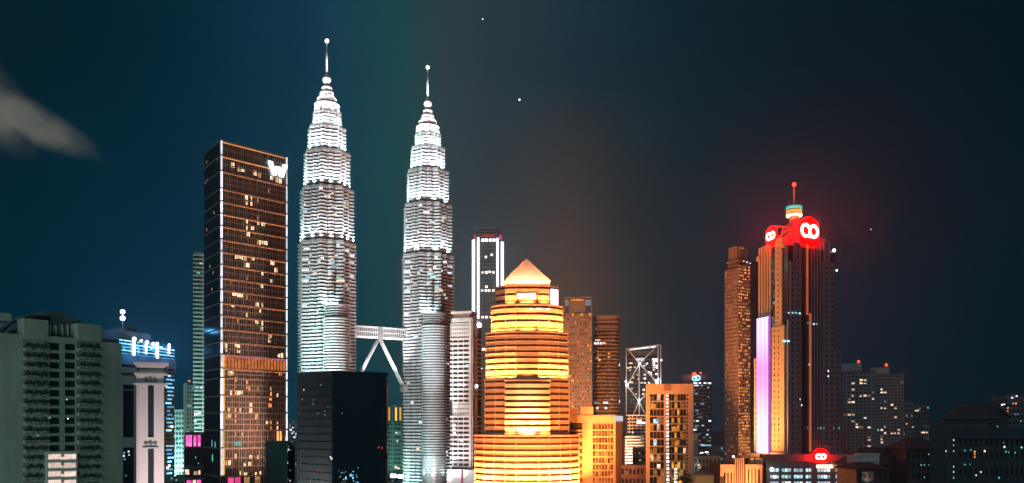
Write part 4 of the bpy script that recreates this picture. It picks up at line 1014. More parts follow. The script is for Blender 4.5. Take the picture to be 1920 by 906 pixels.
def orange_apartment():
    D = 610
    b = Bd('apartment_block', 'orange lit apartment block with dark glass bays and a bright white stair strip', 'apartment block', P(1255, D+14))
    A, B_ = front(1211, 1300, D); poly, F = quad(A, B_, 26); c = MB(); c.prism(poly, 0, Z(722, D)); b.part('core', c, M['core'])
    w = b.wall
    w.pbox(F, 1211, 1300, 720, 738, -.3, 1.0); w.pbox(F, 1211, 1218.5, 738, 1000, -.3, .96); w.pbox(F, 1291, 1300, 738, 1000, -.3, .96); w.pbox(F, 1245, 1249, 738, 1000, -.3, .98)
    m = MB(); m.pbox(F, 1244, 1258, 721, 733, 1.0, 1.15); b.part('sign_board', m, M['brick'])
    lit = [(1233, 741, 'amber'), (1234, 746, 'warm'), (1223, 764, 'amber'), (1231, 764, 'amber'), (1233, 807, 'warm'), (1226, 786, 'coolw'), (1232, 785, 'coolw'), (1221, 797, 'amber'), (1228, 826, 'coolw'), (1222, 854, 'warm'), (1233, 868, 'warm'), (1231, 888, 'warm_dim'), (1238, 853, 'warm_dim')]
    b.pgrid(F, 1218.5, 1245, 738, 935, 4, 14, wf=.92, hf=.9, m='glass', prob=(('amberd', .15),), lit=lit)
    lit2 = [(1268, y, 'amber') for y in (741, 762, 796, 802, 811, 832, 876)]+[(1272, y, 'amber') for y in (790, 800, 836, 876)]+[(1262, y, 'amber') for y in (876, 790, 795)]+[(1281, 847, 'warm'), (1281, 876, 'warm_dim')]
    b.pgrid(F, 1254, 1286, 738, 935, 6, 14, wf=.92, hf=.9, m='glass', prob=(('amberd', .3), ('amber', .07)), lit=lit2)
    b.pgrid(F, 1286.3, 1291, 738, 935, 1, 28, wf=.6, hf=.5)
    m0 = 740
    for i in range(29):
        y = 742+i*6.85; sc = F.s(1249.2); sc = F.s(1250.5+i*.08); b.window(F, sc, F.z(y, sc), 2.0, 1.75, 'stairw', .9)
    for i in range(6): y = 880+i*6; sc = F.s(1267); b.window(F, sc, F.z(y, sc), 2.0, 1.6, 'stairw', .9)
    m = MB(); m.pbox(F, 1252.5, 1254.3, 738, 1000, -.3, .95); b.part('stair_edge', m, M['orange'])
    for i in range(14): w.pbox(F, 1218, 1292, 738+i*14.1, 739.4+i*14.1, -.2, .9)
    b.done('orange')
    b.light('SPOT', (160, 530, 30), (112, D, 85), (1, .27, .08), 3.6e5, 3, angle=75)
M['stairw'] = glow('stair window', (1, .86, .8), 1.3, .35)
def dark_logo_tower():
    D = 1050
    b = Bd('office_tower', 'dark striped tower with a small blue logo and red light on its roof', 'office tower', P(1305, D+15))
    A, B_ = front(1272, 1334, D); poly, F = quad(A, B_, 34); c = MB(); c.prism(poly, 0, Z(714, D)); b.part('core', c, M['blue_glass'])
    for i in range(32): y = 716+i*6.3; b.wall.pbox(F, 1272, 1334, y, y+2.0, -.2, .5)
    b.wall.pbox(F, 1277, 1324, 703, 714, -20, -.2); b.wall.pbox(F, 1277, 1283, 705, 714, -20, 0)
    m = MB(); p = lambda px, py: F.pt(F.s(px), F.z(py, 18), .6)
    for px, py, r in ((1302.5, 710, 2.6), (1308, 709, 2.8)):
        for k in range(20):
            t0, t1 = 2*pi*k/20, 2*pi*(k+1)/20; c0 = F.pt(F.s(px)+r*cos(t0), F.z(py, 18)+r*sin(t0), .6); c1 = F.pt(F.s(px)+r*cos(t1), F.z(py, 18)+r*sin(t1), .6); m.tube(c0, c1, .8, .8, 6)
    b.part('logo', m, M['bluelogo'])
    m = MB(); m.sphere(F.pt(F.s(1302), F.z(702.5, 18), -2), 3.0); m.sphere(F.pt(F.s(1313.5), F.z(699.5, 18), -2), 1.3); b.part('beacon', m, M['redbeacon'])
    b.light('POINT', F.pt(F.s(1302), F.z(698, 18), 3), None, (1, .06, .02), 12000, 1)
    rnd = random.Random(17)
    for px, py, w_ in ((1300, 718.5, 1), (1304, 718.5, 4), (1312, 718.5, 2.5), (1321, 718.5, 3), (1327, 718.5, 4), (1331, 719, 3), (1303, 723, 2), (1307, 723, 3), (1316, 723, 2), (1328, 727, 2), (1303, 789.5, 2), (1308, 789.5, 3), (1331, 789.5, 3), (1307, 798, 5), (1318, 798, 3), (1303, 806, 4), (1328, 806, 2), (1326, 815, 3), (1318, 835, 5), (1328, 835, 7), (1325, 848, 4), (1316, 849, 4), (1330, 856.5, 8), (1317, 860, 4), (1312, 851, 1.5)):
        b.window(F, F.s(px), F.z(py, 20), w_, 1.5, rnd.choice(['whitew', 'coolw', 'whitew', 'tealw']), .5)
    for i in range(46): b.window(F, F.s(rnd.uniform(1300, 1333)), F.z(716+6.3*rnd.randint(0, 24)+3.6, 20), rnd.uniform(1, 4), 1.3, rnd.choice(['dimw', 'dimw', 'blue_dim']), .4)
    b.done('dgrey')
    m2 = Bd('office_block', 'plain pale green slab just right of the orange apartment block', 'building', P(1305, 760))
    A, B_ = P(1298, 745), P(1308.5, 745); poly, F = quad(A, B_, 18); m = MB(); m.prism(poly, 0, Z(816, 745)); m2.part('wall', m, M['green'])
    m = MB(); m.fbox(F, -.3, F.len+.3, Z(816, 745), Z(814, 745), -18.2, .3); m2.part('parapet', m, M['grey'])
    m2.light('SPOT', (150, 700, 30), (158, 745, 60), (.75, .9, .8), 4e4, 2, angle=26)
M['bluelogo'] = glow('blue logo', (.3, .8, 1), 2.0); M['redbeacon'] = glow('red beacon', (1, .06, .02), 3)
# ================================================================== bronze tower and red sign tower
def bronze_tower():
    D = 740
    b = Bd('office_tower', 'bronze glass tower with shimmering amber reflections left of the red sign tower', 'office tower', P(1392, D+16))
    p0, p1, p2 = P(1384, D), P(1420, D+14), P(1359, D+16); back = (p1[0]+p2[0]-p0[0], p1[1]+p2[1]-p0[1])
    F, G = Face(p0, p1), Face(p2, p0); c = MB(); c.prism([p0, p1, back, p2], 0, Z(497, D)); b.part('core', c, M['core'])
    amp = (('amberd', .3), ('bronze_reflection', .5), ('amber', .03))  # amber reflections put into the panes as uneven glow
    b.pgrid(F, 1384, 1406, 497, 860, 6, 62, wf=.75, hf=.55, m='goldglass', prob=amp, lit=[(px, py, 'amber') for px in (1386, 1390, 1394, 1398, 1402) for py in (730, 736, 785, 820, 826, 832, 838, 842)]+[(px, py, 'bronze_reflection') for px in (1387, 1391) for py in (700, 706, 690)])
    b.pgrid(G, 1359.5, 1384, 505, 870, 7, 50, wf=.6, hf=.5, m='goldglass', prob=(('amberd', .12), ('dimw', .06)))
    m = MB(); m.pbox(F, 1406, 1420, 490, 1000, -.2, .6); b.part('dark_pier', m, M['black'])
    m = MB(); m.pbox(F, 1386, 1404, 462, 497, -12, -2); m.pbox(G, 1369, 1382, 467, 505, -12, -3); m.pbox(F, 1384.5, 1408, 489, 492, -14, .8); m.pbox(G, 1366, 1384, 498, 501, -10, .8); b.part('roof_block', m, M['brick'])
    for px, py, mm in ((1391, 465, 'amber'), (1396, 465, 'amber'), (1393, 477, 'warm_dim')): b.window(F, F.s(px), F.z(py, 5), 2.6, 1.5, mm, -1.85)
    for px, py, mm in ((1393, 490, 'coolw'), (1399, 491, 'whitew'), (1405, 492, 'coolw')): b.window(F, F.s(px), F.z(py, 5), 1.2, .9, mm, 1.0)
    m = MB(); m.sphere(F.pt(F.s(1363)-1, Z(855, D), 8), .9); b.part('lamp', m, M['cool_lamp'])
    b.done('brown')
    b.light('SPOT', (190, 650, 20), (205, D, 130), (1, .38, .13), 1.6e5, 2, angle=100); b.light('SPOT', (223, 713, 34), (206, 747, 118), (1, .36, .10), 1.1e5, 2, angle=95)
M['bronze_reflection'] = glow('bronze reflection glow', (1, .30, .08), 1.15, .95, False, .09)
def logo_mesh(m, F, px, py, R0, th, d0, d1):
    """two joined rings, the left one open at its lower right"""
    cs, cz = F.s(px), F.z(py, F.s(px))
    def arc(ox, a0, a1, n=26):
        for k in range(n):
            t0, t1 = R(a0+(a1-a0)*k/n), R(a0+(a1-a0)*(k+1)/n+.5); ri, ro = R0-th, R0
            P_ = lambda r, t_, d: F.pt(cs+ox+r*cos(t_), cz+r*sin(t_), d)
            m.hexa([P_(ri, t0, d0), P_(ro, t0, d0), P_(ro, t0, d1), P_(ri, t0, d1), P_(ri, t1, d0), P_(ro, t1, d0), P_(ro, t1, d1), P_(ri, t1, d1)])
    w = R0*.8
    sg = 1
    arc(-w, 28, 292); arc(w, -180, 180)
    m.fbox(F, cs+w-R0, cs+w-R0+th*.9, cz-R0*.97, cz+R0*.1, d0-.005, d1-.01)
def sign_tower():
    D = 650
    b = Bd('bank_tower', 'stepped dark tower carrying red round logo signs below a ringed mast', 'office tower', P(1495, D+30))
    pc, pl, pr = P(1478, D), P(1423, D+38), P(1566, D+26); back = (pl[0]+pr[0]-pc[0], pl[1]+pr[1]-pc[1])
    L_, R_ = Face(pl, pc), Face(pc, pr)
    c = MB(); c.prism([pc, pr, back, pl], 0, R_.z(462, 10)); b.part('core', c, M['glass'])
    lw = MB()                                                      # left, floodlit side
    for k in range(5): px = 1425.5+k*5; lw.pbox(L_, px-1.4, px+1.4, 466-k*2.5, 850, -.3, 1.0)
    lw.pbox(L_, 1455.5, 1468, 447, 606, -.3, 1.2); lw.pbox(L_, 1451.5, 1475, 612, 850, -.3, 2.2); lw.pbox(L_, 1417, 1424, 672, 850, -8, 1.6)
    lw.pbox(L_, 1422, 1426, 482, 490, 0, 2); lw.pbox(L_, 1468, 1474, 458, 464, 0, 2.2); lw.pbox(L_, 1455, 1470, 606, 614, -.3, 1.6)
    lw.pbox(L_, 1406, 1450, 850, 858, 0, 4); lw.pbox(L_, 1452, 1482, 849, 858, 0, 4)
    b.part('left_wall', lw, M['orange'])
    for i in range(16): y = 455+i*10.1; s_ = L_.s(1461.5); b.window(L_, s_, L_.z(y, s_), 1.1, 1.7, 'glass', 1.22)
    for i in range(22):
        y = 621+i*10.3
        for px in (1456.5, 1464.5): s_ = L_.s(px); b.window(L_, s_, L_.z(y, s_), 1.0, 1.7, 'glass', 2.22)
    for i in range(16): y = 680+i*10.5; s_ = L_.s(1420.5); b.window(L_, s_, L_.z(y, s_), .9, 1.7, 'glass', 1.62)
    m = MB(); m.pbox(L_, 1447, 1455.5, 470, 850, -.3, .2); b.part('glass_bay', m, M['blue_glass'])
    rnd = random.Random(31)
    for i in range(40): s_ = L_.s(rnd.uniform(1448, 1454)); b.window(L_, s_, L_.z(rnd.uniform(475, 640), s_), .8, rnd.uniform(.6, 1.8), rnd.choice(['dimw', 'amberd', 'warm_dim', 'blue_dim']), .3)
    rw = MB()                                                      # right, unlit side
    rw.pbox(R_, 1488, 1501, 455, 492, -.3, .9); rw.pbox(R_, 1480, 1501, 492, 850, -.3, .96); rw.pbox(R_, 1476, 1480, 600, 850, -.3, .9)
    rw.pbox(R_, 1544, 1554, 452, 492, -.3, .9); rw.pbox(R_, 1542, 1563, 492, 850, -.3, .96); rw.pbox(R_, 1563, 1575, 655, 850, -14, .9)
    for px in (1521, 1526.5, 1532, 1537.5): rw.pbox(R_, px-.8, px+.8, 462, 850, -.3, .8)
    rw.pbox(R_, 1476, 1580, 850, 858, -4, 4)
    b.part('right_wall', rw, M['greyd'])
    for i in range(38):
        y = 462+i*10.3
        for px in (1484.5, 1494.5, 1548, 1558):
            if y < 495 and px in (1484.5, 1558): continue
            s_ = R_.s(px); b.window(R_, s_, R_.z(y, s_), 1.6, 1.8, 'glass', 1.0)
        if y > 660: s_ = R_.s(1569); b.window(R_, s_, R_.z(y, s_), 1.6, 1.8, 'glass', 1.0)
    for px, py, w_, mm in ((1484, 587, 1.5, 'coolw'), (1490, 587, 2.6, 'coolw'), (1497, 588, 2.4, 'coolw'), (1477, 587, 2, 'coolw'), (1513, 606, 2, 'tealw'), (1518, 608, 2, 'tealw'), (1524, 608, 1.6, 'coolw'), (1529, 608, 1.4, 'coolw'), (1468, 640, 4, 'coolw'), (1476, 640, 3, 'blue_led'), (1512, 802, .8, 'tealw'), (1532, 803, .8, 'tealw'), (1537, 803, .8, 'tealw'), (1543, 803, .8, 'tealw'), (1501, 760, 1.2, 'whitew'), (1498, 749, .6, 'whitew'), (1551, 696, .8, 'whitew'), (1551, 706, .8, 'whitew'), (1515, 684, .6, 'whitew'), (1561, 803, .6, 'tealw'), (1571, 803, .6, 'tealw')):
        s_ = R_.s(px); b.window(R_, s_, R_.z(py, s_), w_, 1.3, mm, 1.1)
    # orange lift line
    m = MB(); m.pbox(R_, 1510.6, 1513.2, 452, 591, .6, 1.4); b.part('light_line', m, M['line'])
    m = MB(); m.pbox(R_, 1516.0, 1518.8, 588, 848, .6, 1.4); b.part('light_line', m, M['line'])
    # LED screen
    m = MB(); m.pbox(L_, 1425, 1446.5, 596, 850, 2.4, 3.2); b.part('screen', m, M['ledscreen'])
    m = MB(); m.pbox(L_, 1446.6, 1448.2, 596, 850, 2.3, 3.1); b.part('screen_edge', m, M['violet'])
    # crown
    cr = MB(); zt = R_.z(462, 10); 
    cr.prism([P(1484, D+8), P(1548, D+22), P(1520, D+52), P(1452, D+44)], zt, Z(442, D+10)); cr.prism([P(1488, D+14), P(1536, D+22), P(1516, D+48), P(1470, D+44)], Z(442, D+10), Z(410, D+14)); b.part('crown_block', cr, M['greyd'])
    tr = MB(); A3 = lambda px, py, dd=20: P(px, D+dd)+(Z(py, D+dd),)
    for a, c_ in (((1446, 430), (1446, 462)), ((1446, 424), (1478, 426)), ((1446, 424), (1446, 440)), ((1440, 462), (1484, 425)), ((1442, 468), (1484, 436)), ((1462, 452), (1470, 425)), ((1456, 424), (1456, 452)), ((1470, 445), (1484, 452)), ((1484, 425), (1484, 462))): tr.tube(A3(*a), A3(*c_), .5, .5, 6)
    b.part('roof_truss', tr, M['orange'])
    x0, y0 = P(1489, D+30); Dm = D+30
    m = MB(); m.lathe(x0, y0, [(3.4, Z(440, Dm)), (3.2, Z(405, Dm)), (.1, Z(405, Dm))], 20)
    for k in range(8): t_ = 2*pi*k/8; m.box(x0+3.5*cos(t_)-.3, x0+3.5*cos(t_)+.3, y0+3.5*sin(t_)-.3, y0+3.5*sin(t_)+.3, Z(442, Dm), Z(406, Dm))
    b.part('mast_base', m, M['orange'])
    for ya, yb, r, mm in ((393, 388, 6.3, 'cyan'), (400.5, 395, 6.0, 'goldring'), (406.5, 402.5, 6.2, 'whitering')):
        m = MB(); m.lathe(x0, y0, [(.1, Z(ya, Dm)), (r, Z(ya, Dm)), (r+.2, Z((ya+yb)/2, Dm)), (r, Z(yb, Dm)), (.1, Z(yb, Dm))], 32); b.part('light_ring', m, M[mm], None, None, True)
    m = MB(); m.lathe(x0, y0, [(5.4, Z(406, Dm)), (5.4, Z(386, Dm)), (.1, Z(385, Dm))], 24); b.part('drum', m, M['brick'])
    m = MB(); m.tube((x0, y0, Z(388, Dm)), (x0, y0, Z(350, Dm)), 1.0, .7); b.part('mast', m, M['orange'])
    for dx_ in (-4.2, 4.2): m = MB(); m.tube((x0+dx_, y0-2, Z(388, Dm)), (x0+dx_, y0-2, Z(377, Dm)), .2); b.part('aerial', m, M['orange'])
    m = MB(); m.sphere((x0, y0, Z(346, Dm)), 1.6); b.part('beacon', m, M['red'])
    # signs
    m = MB(); cs, cz = R_.s(1515), R_.z(434, R_.s(1515)); p0_, p1_ = R_.pt(cs, cz, .2), R_.pt(cs, cz, 1.6); m.tube(p0_, p1_, 10.6, 10.6, 40); sg = b.part('round_sign', m, M['red_panel'])
    m = MB(); logo_mesh(m, R_, 1514.8, 434, 5.5, 2.35, 1.6, 2.1); b.part('logo', m, M['logo'], sg)
    m = MB(); cs2, cz2 = L_.s(1450.5), L_.z(443, L_.s(1450.5)); m.tube(L_.pt(cs2, cz2, 1.4), L_.pt(cs2, cz2, 2.6), 7.0, 7.0, 28); sg2 = b.part('round_sign', m, M['red_panel'])
    m = MB(); logo_mesh(m, L_, 1450.5, 443, 3.3, 1.7, 2.6, 3.0); b.part('logo', m, M['logo'], sg2)
    for px, py, r in ((1561, 468, 1.2), (1566, 505, .7)): m = MB(); m.sphere(R_.pt(R_.s(px), R_.z(py, 40), 1.5), r); b.part('lamp', m, M['cool_lamp'])
    b.done('greyd')
    p = R_.pt(cs, cz, 14); b.light('POINT', p, None, (1, .015, .015), 3000, 2)  # red point added ahead of the sign for its glow
    p = L_.pt(cs2, cz2, 9); b.light('POINT', p, None, (1, .02, .015), 3000, 2)  # matching red point added at the left sign
    b.light('SPOT', (124, D+20, 30), L_.pt(20, 150, 0), (1, .35, .10), 2.6e6, 2, angle=85)
    b.light('AREA', L_.pt(22, 52, 9), L_.pt(22, 100, 0), (1, .35, .10), 5000, 20, 3, 130)
    b.light('POINT', (x0-4, y0-9, Z(414, Dm)), None, (1, .42, .12), 3500, .5)
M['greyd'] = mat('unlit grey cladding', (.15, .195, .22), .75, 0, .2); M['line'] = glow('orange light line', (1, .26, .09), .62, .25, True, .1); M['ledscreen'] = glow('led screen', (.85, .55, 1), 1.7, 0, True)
M['violet'] = glow('violet edge light', (.5, .06, .75), .8, .3); M['goldring'] = glow('gold ring light', (1, .4, .04), .9, .3); M['whitering'] = glow('white ring light', (1, .8, .6), 1.6)
def screen_gradient():                                            # the screen shows slowly changing violet bars
    m = M['ledscreen']; t = m.node_tree; b = t.nodes['Principled BSDF']
    g_ = t.nodes.new('ShaderNodeNewGeometry'); s_ = t.nodes.new('ShaderNodeSeparateXYZ'); t.links.new(g_.outputs['Position'], s_.inputs[0])
    mr = t.nodes.new('ShaderNodeMapRange'); mr.inputs[1].default_value = 55; mr.inputs[2].default_value = 165; t.links.new(s_.outputs[2], mr.inputs[0])
    r = t.nodes.new('ShaderNodeValToRGB'); e = r.color_ramp.elements; e[0].position = 0; e[0].color = (.74, .62, .95, 1); e[1].position = 1; e[1].color = (.75, .6, 1, 1)
    for p, c in ((.25, (.78, .6, .95, 1)), (.5, (.8, .3, .85, 1)), (.62, (.75, .25, .85, 1)), (.85, (.85, .55, 1, 1))):
        q = e.new(p); q.color = c
    t.links.new(mr.outputs[0], r.inputs[0])
    w = t.nodes.new('ShaderNodeTexWhiteNoise'); w.noise_dimensions = '2D'; q = t.nodes.new('ShaderNodeVectorMath'); q.operation = 'SNAP'; q.inputs[1].default_value = (.6, .6, 6)
    t.links.new(g_.outputs['Position'], q.inputs[0]); t.links.new(q.outputs[0], w.inputs['Vector'])
    k = t.nodes.new('ShaderNodeMapRange'); k.inputs[3].default_value = 1.25; k.inputs[4].default_value = 2.1; t.links.new(w.outputs[0], k.inputs[0]); t.links.new(k.outputs[0], b.inputs['Emission Strength'])
    t.links.new(r.outputs[0], b.inputs['Emission Color'])
screen_gradient()
# ================================================================== podiums at the foot of the sign tower
def podium_tan():
    D = 560
    b = Bd('podium_block', 'tan podium building with tall dark slots and thin vertical fins', 'building', P(1390, D+15))
    A, B_ = P(1350, D), P(1432, D); poly, F = quad(A, B_, 30); c = MB(); c.prism(poly, 0, Z(872, D)); b.part('core', c, M['core'])
    w = b.wall
    w.pbox(F, 1350, 1378.5, 871, 886, -.2, 1.0); w.pbox(F, 1350, 1356, 886, 893, -.2, .98)
    for px in (1361.5, 1367.3, 1373.2): w.pbox(F, px-1.5, px+1.5, 886, 1000, -.2, .95)
    w.pbox(F, 1376, 1379, 886, 1000, -.2, .96)
    for k in range(5): px = 1378+k*3.8; w.pbox(F, px-.8, px+.8, 859, 1000, -.2, 1.5)
    w.pbox(F, 1397, 1429, 871, 880, -.2, 1.0)
    for px in (1399.5, 1406, 1412.2, 1418.4, 1426.5): w.pbox(F, px-2.0, px+2.0, 880, 1000, -.2, .95)
    b.done('orange')
    m = MB(); m.pbox(F, 1410, 1417, 859.5, 872, -8, -3); m.pbox(F, 1419, 1432, 860, 872, -8, -3); b.part('roof_hut', m, M['orange'])
    b.light('AREA', (140, 538, 22), P(1385, D)+(46,), (1, .42, .2), 3200, 16, 3, 110)
def podium_blue():
    D = 560
    b = Bd('office_block', 'low dark office block with rows of bright blue white windows and a red sign', 'office block', P(1520, D+15))
    A, B_ = P(1436, D), P(1600, D); poly, F = quad(A, B_, 30); c = MB(); c.prism(poly, 0, Z(870, D)); b.part('core', c, M['core'])
    groups = [(1443, 1460, 3), (1465, 1483, 3), (1488, 1505, 3), (1510, 1521, 2), (1532, 1556.5, 4), (1566, 1575.5, 2), (1581, 1597, 3)]
    w = b.wall; rnd = random.Random(2)
    w.pbox(F, 1436, 1600, 866, 877.5, -.2, .8)
    edges = [1436]+[e for g_ in groups for e in g_[:2]]+[1600]
    for i in range(0, len(edges), 2): w.pbox(F, edges[i], edges[i+1], 877, 1000, -.2, .75)
    for r in range(5):
        y = 878+r*12.2; w.pbox(F, 1436, 1600, y+7.6, y+12.2, -.2, .7)
        for a, e, n in groups:
            for k in range(n):
                px = a+(e-a)*(k+.5)/n; b.window(F, F.s(px), Z(y+3.7, D), (F.s(e)-F.s(a))/n-.35, 2.2, rnd.choice(['bluew', 'bluew', 'bluew2']), .3)
    m = MB(); m.sphere(F.pt(F.s(1446), Z(880, D), 1.4), 1.2); m.sphere(F.pt(F.s(1451), Z(894, D), 1.2), .9); b.part('lamp', m, M['cool_lamp'])
    b.done('dgrey')
    m = MB(); m.pbox(F, 1436, 1600, 853, 866, -14, -6); b.part('roof_plant', m, M['dgrey'])
    m = MB(); cs, cz = F.s(1540.5), Z(856.5, D); m.tube(F.pt(cs, cz, -2.2), F.pt(cs, cz, -1.2), 5.2, 5.2, 26); m.fbox(F, cs-4, cs+4, Z(868, D), cz-2, -2.4, -1.8); sg = b.part('round_sign', m, M['red_panel'])
    m = MB(); logo_mesh(m, F, 1540.3, 856.3, 2.05, 1.1, -1.2, -.9); b.part('logo', m, M['logo'], sg)
    m = MB(); rnd = random.Random(12)                              # lettering too burnt out to read
    x = F.s(1530)
    for k in range(10): m.fbox(F, x, x+.78, Z(878, D)+.15, Z(871.5, D), 1.0, 1.4); m.fbox(F, x+.2, x+.95, Z(876, D), Z(874, D), 1.02, 1.38); x += 1.06
    b.part('lettering', m, M['logo'])
    b.light('POINT', F.pt(cs, cz, 5), None, (1, .02, .02), 5000, 1)
    b.light('POINT', F.pt(F.s(1562), Z(874, D), 2), None, (1, .35, .05), 500, .3)
M['bluew'] = glow('blue white window', (.5, .85, 1), .85, .5); M['bluew2'] = glow('pale blue window', (.75, .9, 1), 1.2, .5)
# ================================================================== twin apartment slabs on the right
def right_flats(px0, px1, top, D, label, lits, beacon, tip, seed):
    b = Bd('apartment_tower', label, 'apartment tower', P((px0+px1)/2, D+15), 'dark apartment towers on the right')
    A, B_ = front(px0, px1, D); poly, F = quad(A, B_, 26); c = MB(); c.prism(poly, 0, Z(top, D)); b.part('core', c, M['core'])
    b.pgrid(F, px0+1, px1, top+2, top+2+5.9*30, 8, 30, wf=.7, hf=.52, prob=(('amberd', .02), ('dimw', .025)), lit=lits)
    m = MB(); m.pbox(F, tip[0], tip[1], tip[2], top+1, -18, -2); b.part('roof_block', m, M['grey'])
    for px in (px0+1, px1-2, px1-6): b.wall.pbox(F, px-.5, px+.5, top, 1000, -.2, .9)
    p = F.pt(F.s(beacon[0]), F.z(beacon[1], 10), -4)
    m = MB(); m.tube((p[0], p[1], Z(tip[2], D)), p, .2); b.part('beacon_pole', m, M['dgrey'])
    m = MB(); m.sphere(p, 1.5); b.part('beacon', m, M['redbeacon'])
    b.done('greyf'); return b
M['greyf'] = mat('grey flats', (.2, .21, .22), .8, 0, .2)
def right_side():
    wl = lambda l: [(x, y, 'warm') for x, y in l]
    right_flats(1580, 1641, 696, 900, 'dark flats with scattered warm windows nearest the red sign tower', wl([(1599, 718), (1603, 718), (1600, 732), (1600, 745), (1589, 757), (1600, 757), (1591, 779), (1600, 779), (1601, 792), (1605, 797), (1610, 803), (1617, 803), (1626, 803), (1616, 711), (1623, 711), (1623, 718), (1616, 718), (1616, 743), (1624, 743), (1625, 785), (1627, 827), (1627, 834), (1627, 841), (1619, 841), (1610, 841), (1636, 750), (1592, 697)]), (1610, 678), (1578, 1616, 681), 1)
    right_flats(1643, 1695, 701, 890, 'dark flats with scattered warm windows and a pale ribbed right edge', wl([(1651, 730), (1656, 730), (1654, 737), (1657, 735), (1652, 765), (1657, 766), (1670, 760), (1676, 782), (1654, 806), (1662, 811), (1671, 812), (1678, 812), (1655, 824), (1655, 830), (1682, 766), (1684, 806), (1684, 812)])+[(1661, 800, 'coolw'), (1645, 806, 'coolw')], (1662, 684), (1632, 1668, 689), 2)
    b = distant_block(1693, 1712, 755, 940, 'thin dark building with tiny lights right of the dark flats', 'greyf', ((1700, 795, 'warm'), (1712, 801, 'coolw'), (1713, 830, 'tealw')), 20, 4, (('dimw', .05),)); b.done('greyf')
    b = distant_block(1711, 1742, 760, 960, 'flat roofed dark building with a lit rooftop strip', 'greyf', ((1717, 770, 'warm'), (1721, 770, 'warm'), (1740, 765, 'tealw'), (1725, 766, 'dimw')), 18, 6, (('dimw', .03),)); b.done('dgrey')
    b = distant_block(1731, 1762, 797, 860, 'short frame building with three glowing warm windows', 'greyf', ((1729, 811, 'warm'), (1733, 811, 'warm'), (1738, 811, 'warm'), (1744, 810, 'whitew')), 12, 6, (('dimw', .03),)); b.done('greyf')
    b = distant_block(1868, 1935, 752, 700, 'dark building at the far right edge with orange and white lights', 'dgrey', tuple((1889.5, y, 'orangew') for y in (765, 771, 777, 782))+((1900, 757, 'orangew'), (1905, 757, 'orangew'), (1879, 759, 'whitew'), (1883, 758, 'coolw'), (1898, 746, 'whitew'), (1906, 743, 'whitew'), (1872, 769, 'dimw'), (1904, 777, 'dimw'), (1909, 777, 'dimw')), 20, 9, (('dimw', .02),))
    F = Face(P(1868, 700), P(1935, 700)); m = MB(); m.pbox(F, 1878, 1930, 742, 752, -16, -2); m.pbox(F, 1903, 1912, 736, 743, -12, -6); b.part('roof_block', m, M['dgrey']); b.done('dgrey')
    # old style hall with a low dome
    D = 420
    b = Bd('domed_hall', 'large dark classical hall with a shallow dome and columned front', 'hall', P(1835, D+25))
    A, B_ = front(1742, 1960, D); poly, F = quad(A, B_, 50)
    c = MB(); c.prism(poly, 0, Z(800, D)); b.part('core', c, M['black'])
    w = b.wall; pb = w.pbox
    pb(F, 1766, 1890, 781, 786, -30, 1.8); pb(F, 1768, 1888, 786, 792, -28, .9); pb(F, 1785, 1855, 792, 806, -20, .3); pb(F, 1858, 1892, 793, 812, -20, .2)
    pb(F, 1742, 1782, 792, 820, -14, .1)
    pb(F, 1774, 1783, 808, 1000, -.2, 2.2); pb(F, 1772.5, 1784.5, 806, 811, -.2, 2.6); pb(F, 1773, 1784, 856, 860, -.2, 2.5)
    pb(F, 1790, 1960, 820, 823, -.2, 1.6)
    for k in range(16): px = 1794+k*9.6; pb(F, px, px+4.6, 823, 1000, -.2, .9)
    for y in (838, 868): pb(F, 1790, 1960, y, y+6, -.2, .7)
    m = MB(); x0, y0 = P(1833, D+24); prof = [(r_*14.6, Z(784-28*sqrt(max(0, 1-r_*r_)), D+10)) for r_ in (1, .97, .92, .85, .75, .62, .48, .33, .18, .05)]; m.lathe(x0, y0, prof, 32); m.lathe(x0, y0, [(15.4, Z(786, D)), (15.4, Z(783, D)), (14, Z(782.5, D))], 32); b.part('dome', m, M['slate'], None, None, True)
    rnd = random.Random(44)
    for px, py, mm in [(1788, y, 'coolw') for y in (825, 835, 846, 875, 885, 896)]+[(1774.5, 846, 'whitew'), (1774.5, 856, 'dimw'), (1809, 845, 'tealw'), (1820, 844, 'tealw'), (1809, 871, 'tealw'), (1819, 871, 'tealw'), (1827.5, 847, 'orangew'), (1827.5, 852, 'orangew'), (1827.5, 857, 'orangew'), (1846, 846, 'whitew'), (1881, 830, 'dimw'), (1883, 838, 'whitew'), (1886, 847, 'tealw'), (1891, 848, 'tealw'), (1903, 849, 'tealw'), (1915, 839, 'coolw'), (1839, 885, 'whitew'), (1830, 891, 'whitew'), (1873, 896, 'tealw'), (1870, 800, 'tealw'), (1914, 790, 'tealw')]:
        b.window(F, F.s(px), F.z(py, F.s(px)), .5, .75, mm, 1.2)
    for k in range(15):
        for y in (830, 853, 884): px = 1801+k*9.6; b.window(F, F.s(px), F.z(y, F.s(px)), 1.1, 2.6, 'glass', .25)
    b.done('dgrey2')
    # hip roofed house in front
    def hip(name, label, px0, px1, eave, ridge, D, lights, cols):
        b = Bd(name, label, 'building', P((px0+px1)/2, D+10)); A, B_ = P(px0, D), P(px1, D); poly, F = quad(A, B_, 24)
        c = MB(); c.prism(poly, 0, Z(eave, D)); b.part('core', c, M['black'])
        x0, x1 = A[0]-1, B_[0]+1; zz = Z(eave, D); zr = Z(ridge, D+12); q = (x1-x0)*.3
        m = MB(); m.prism([(x0, D-1), (x1, D-1), (x1, D+25), (x0, D+25)], zz, zr, 0, [(x0+q, D+11.8), (x1-q, D+11.8), (x1-q, D+12.2), (x0+q, D+12.2)]); m.box(x0-.4, x1+.4, D-1.4, D+25.4, zz-.8, zz-.02); b.part('roof', m, M['slate'])
        b.grid(F, 0, F.len, 0, Z(eave+5, D), cols, 12, wf=.5, hf=.6)
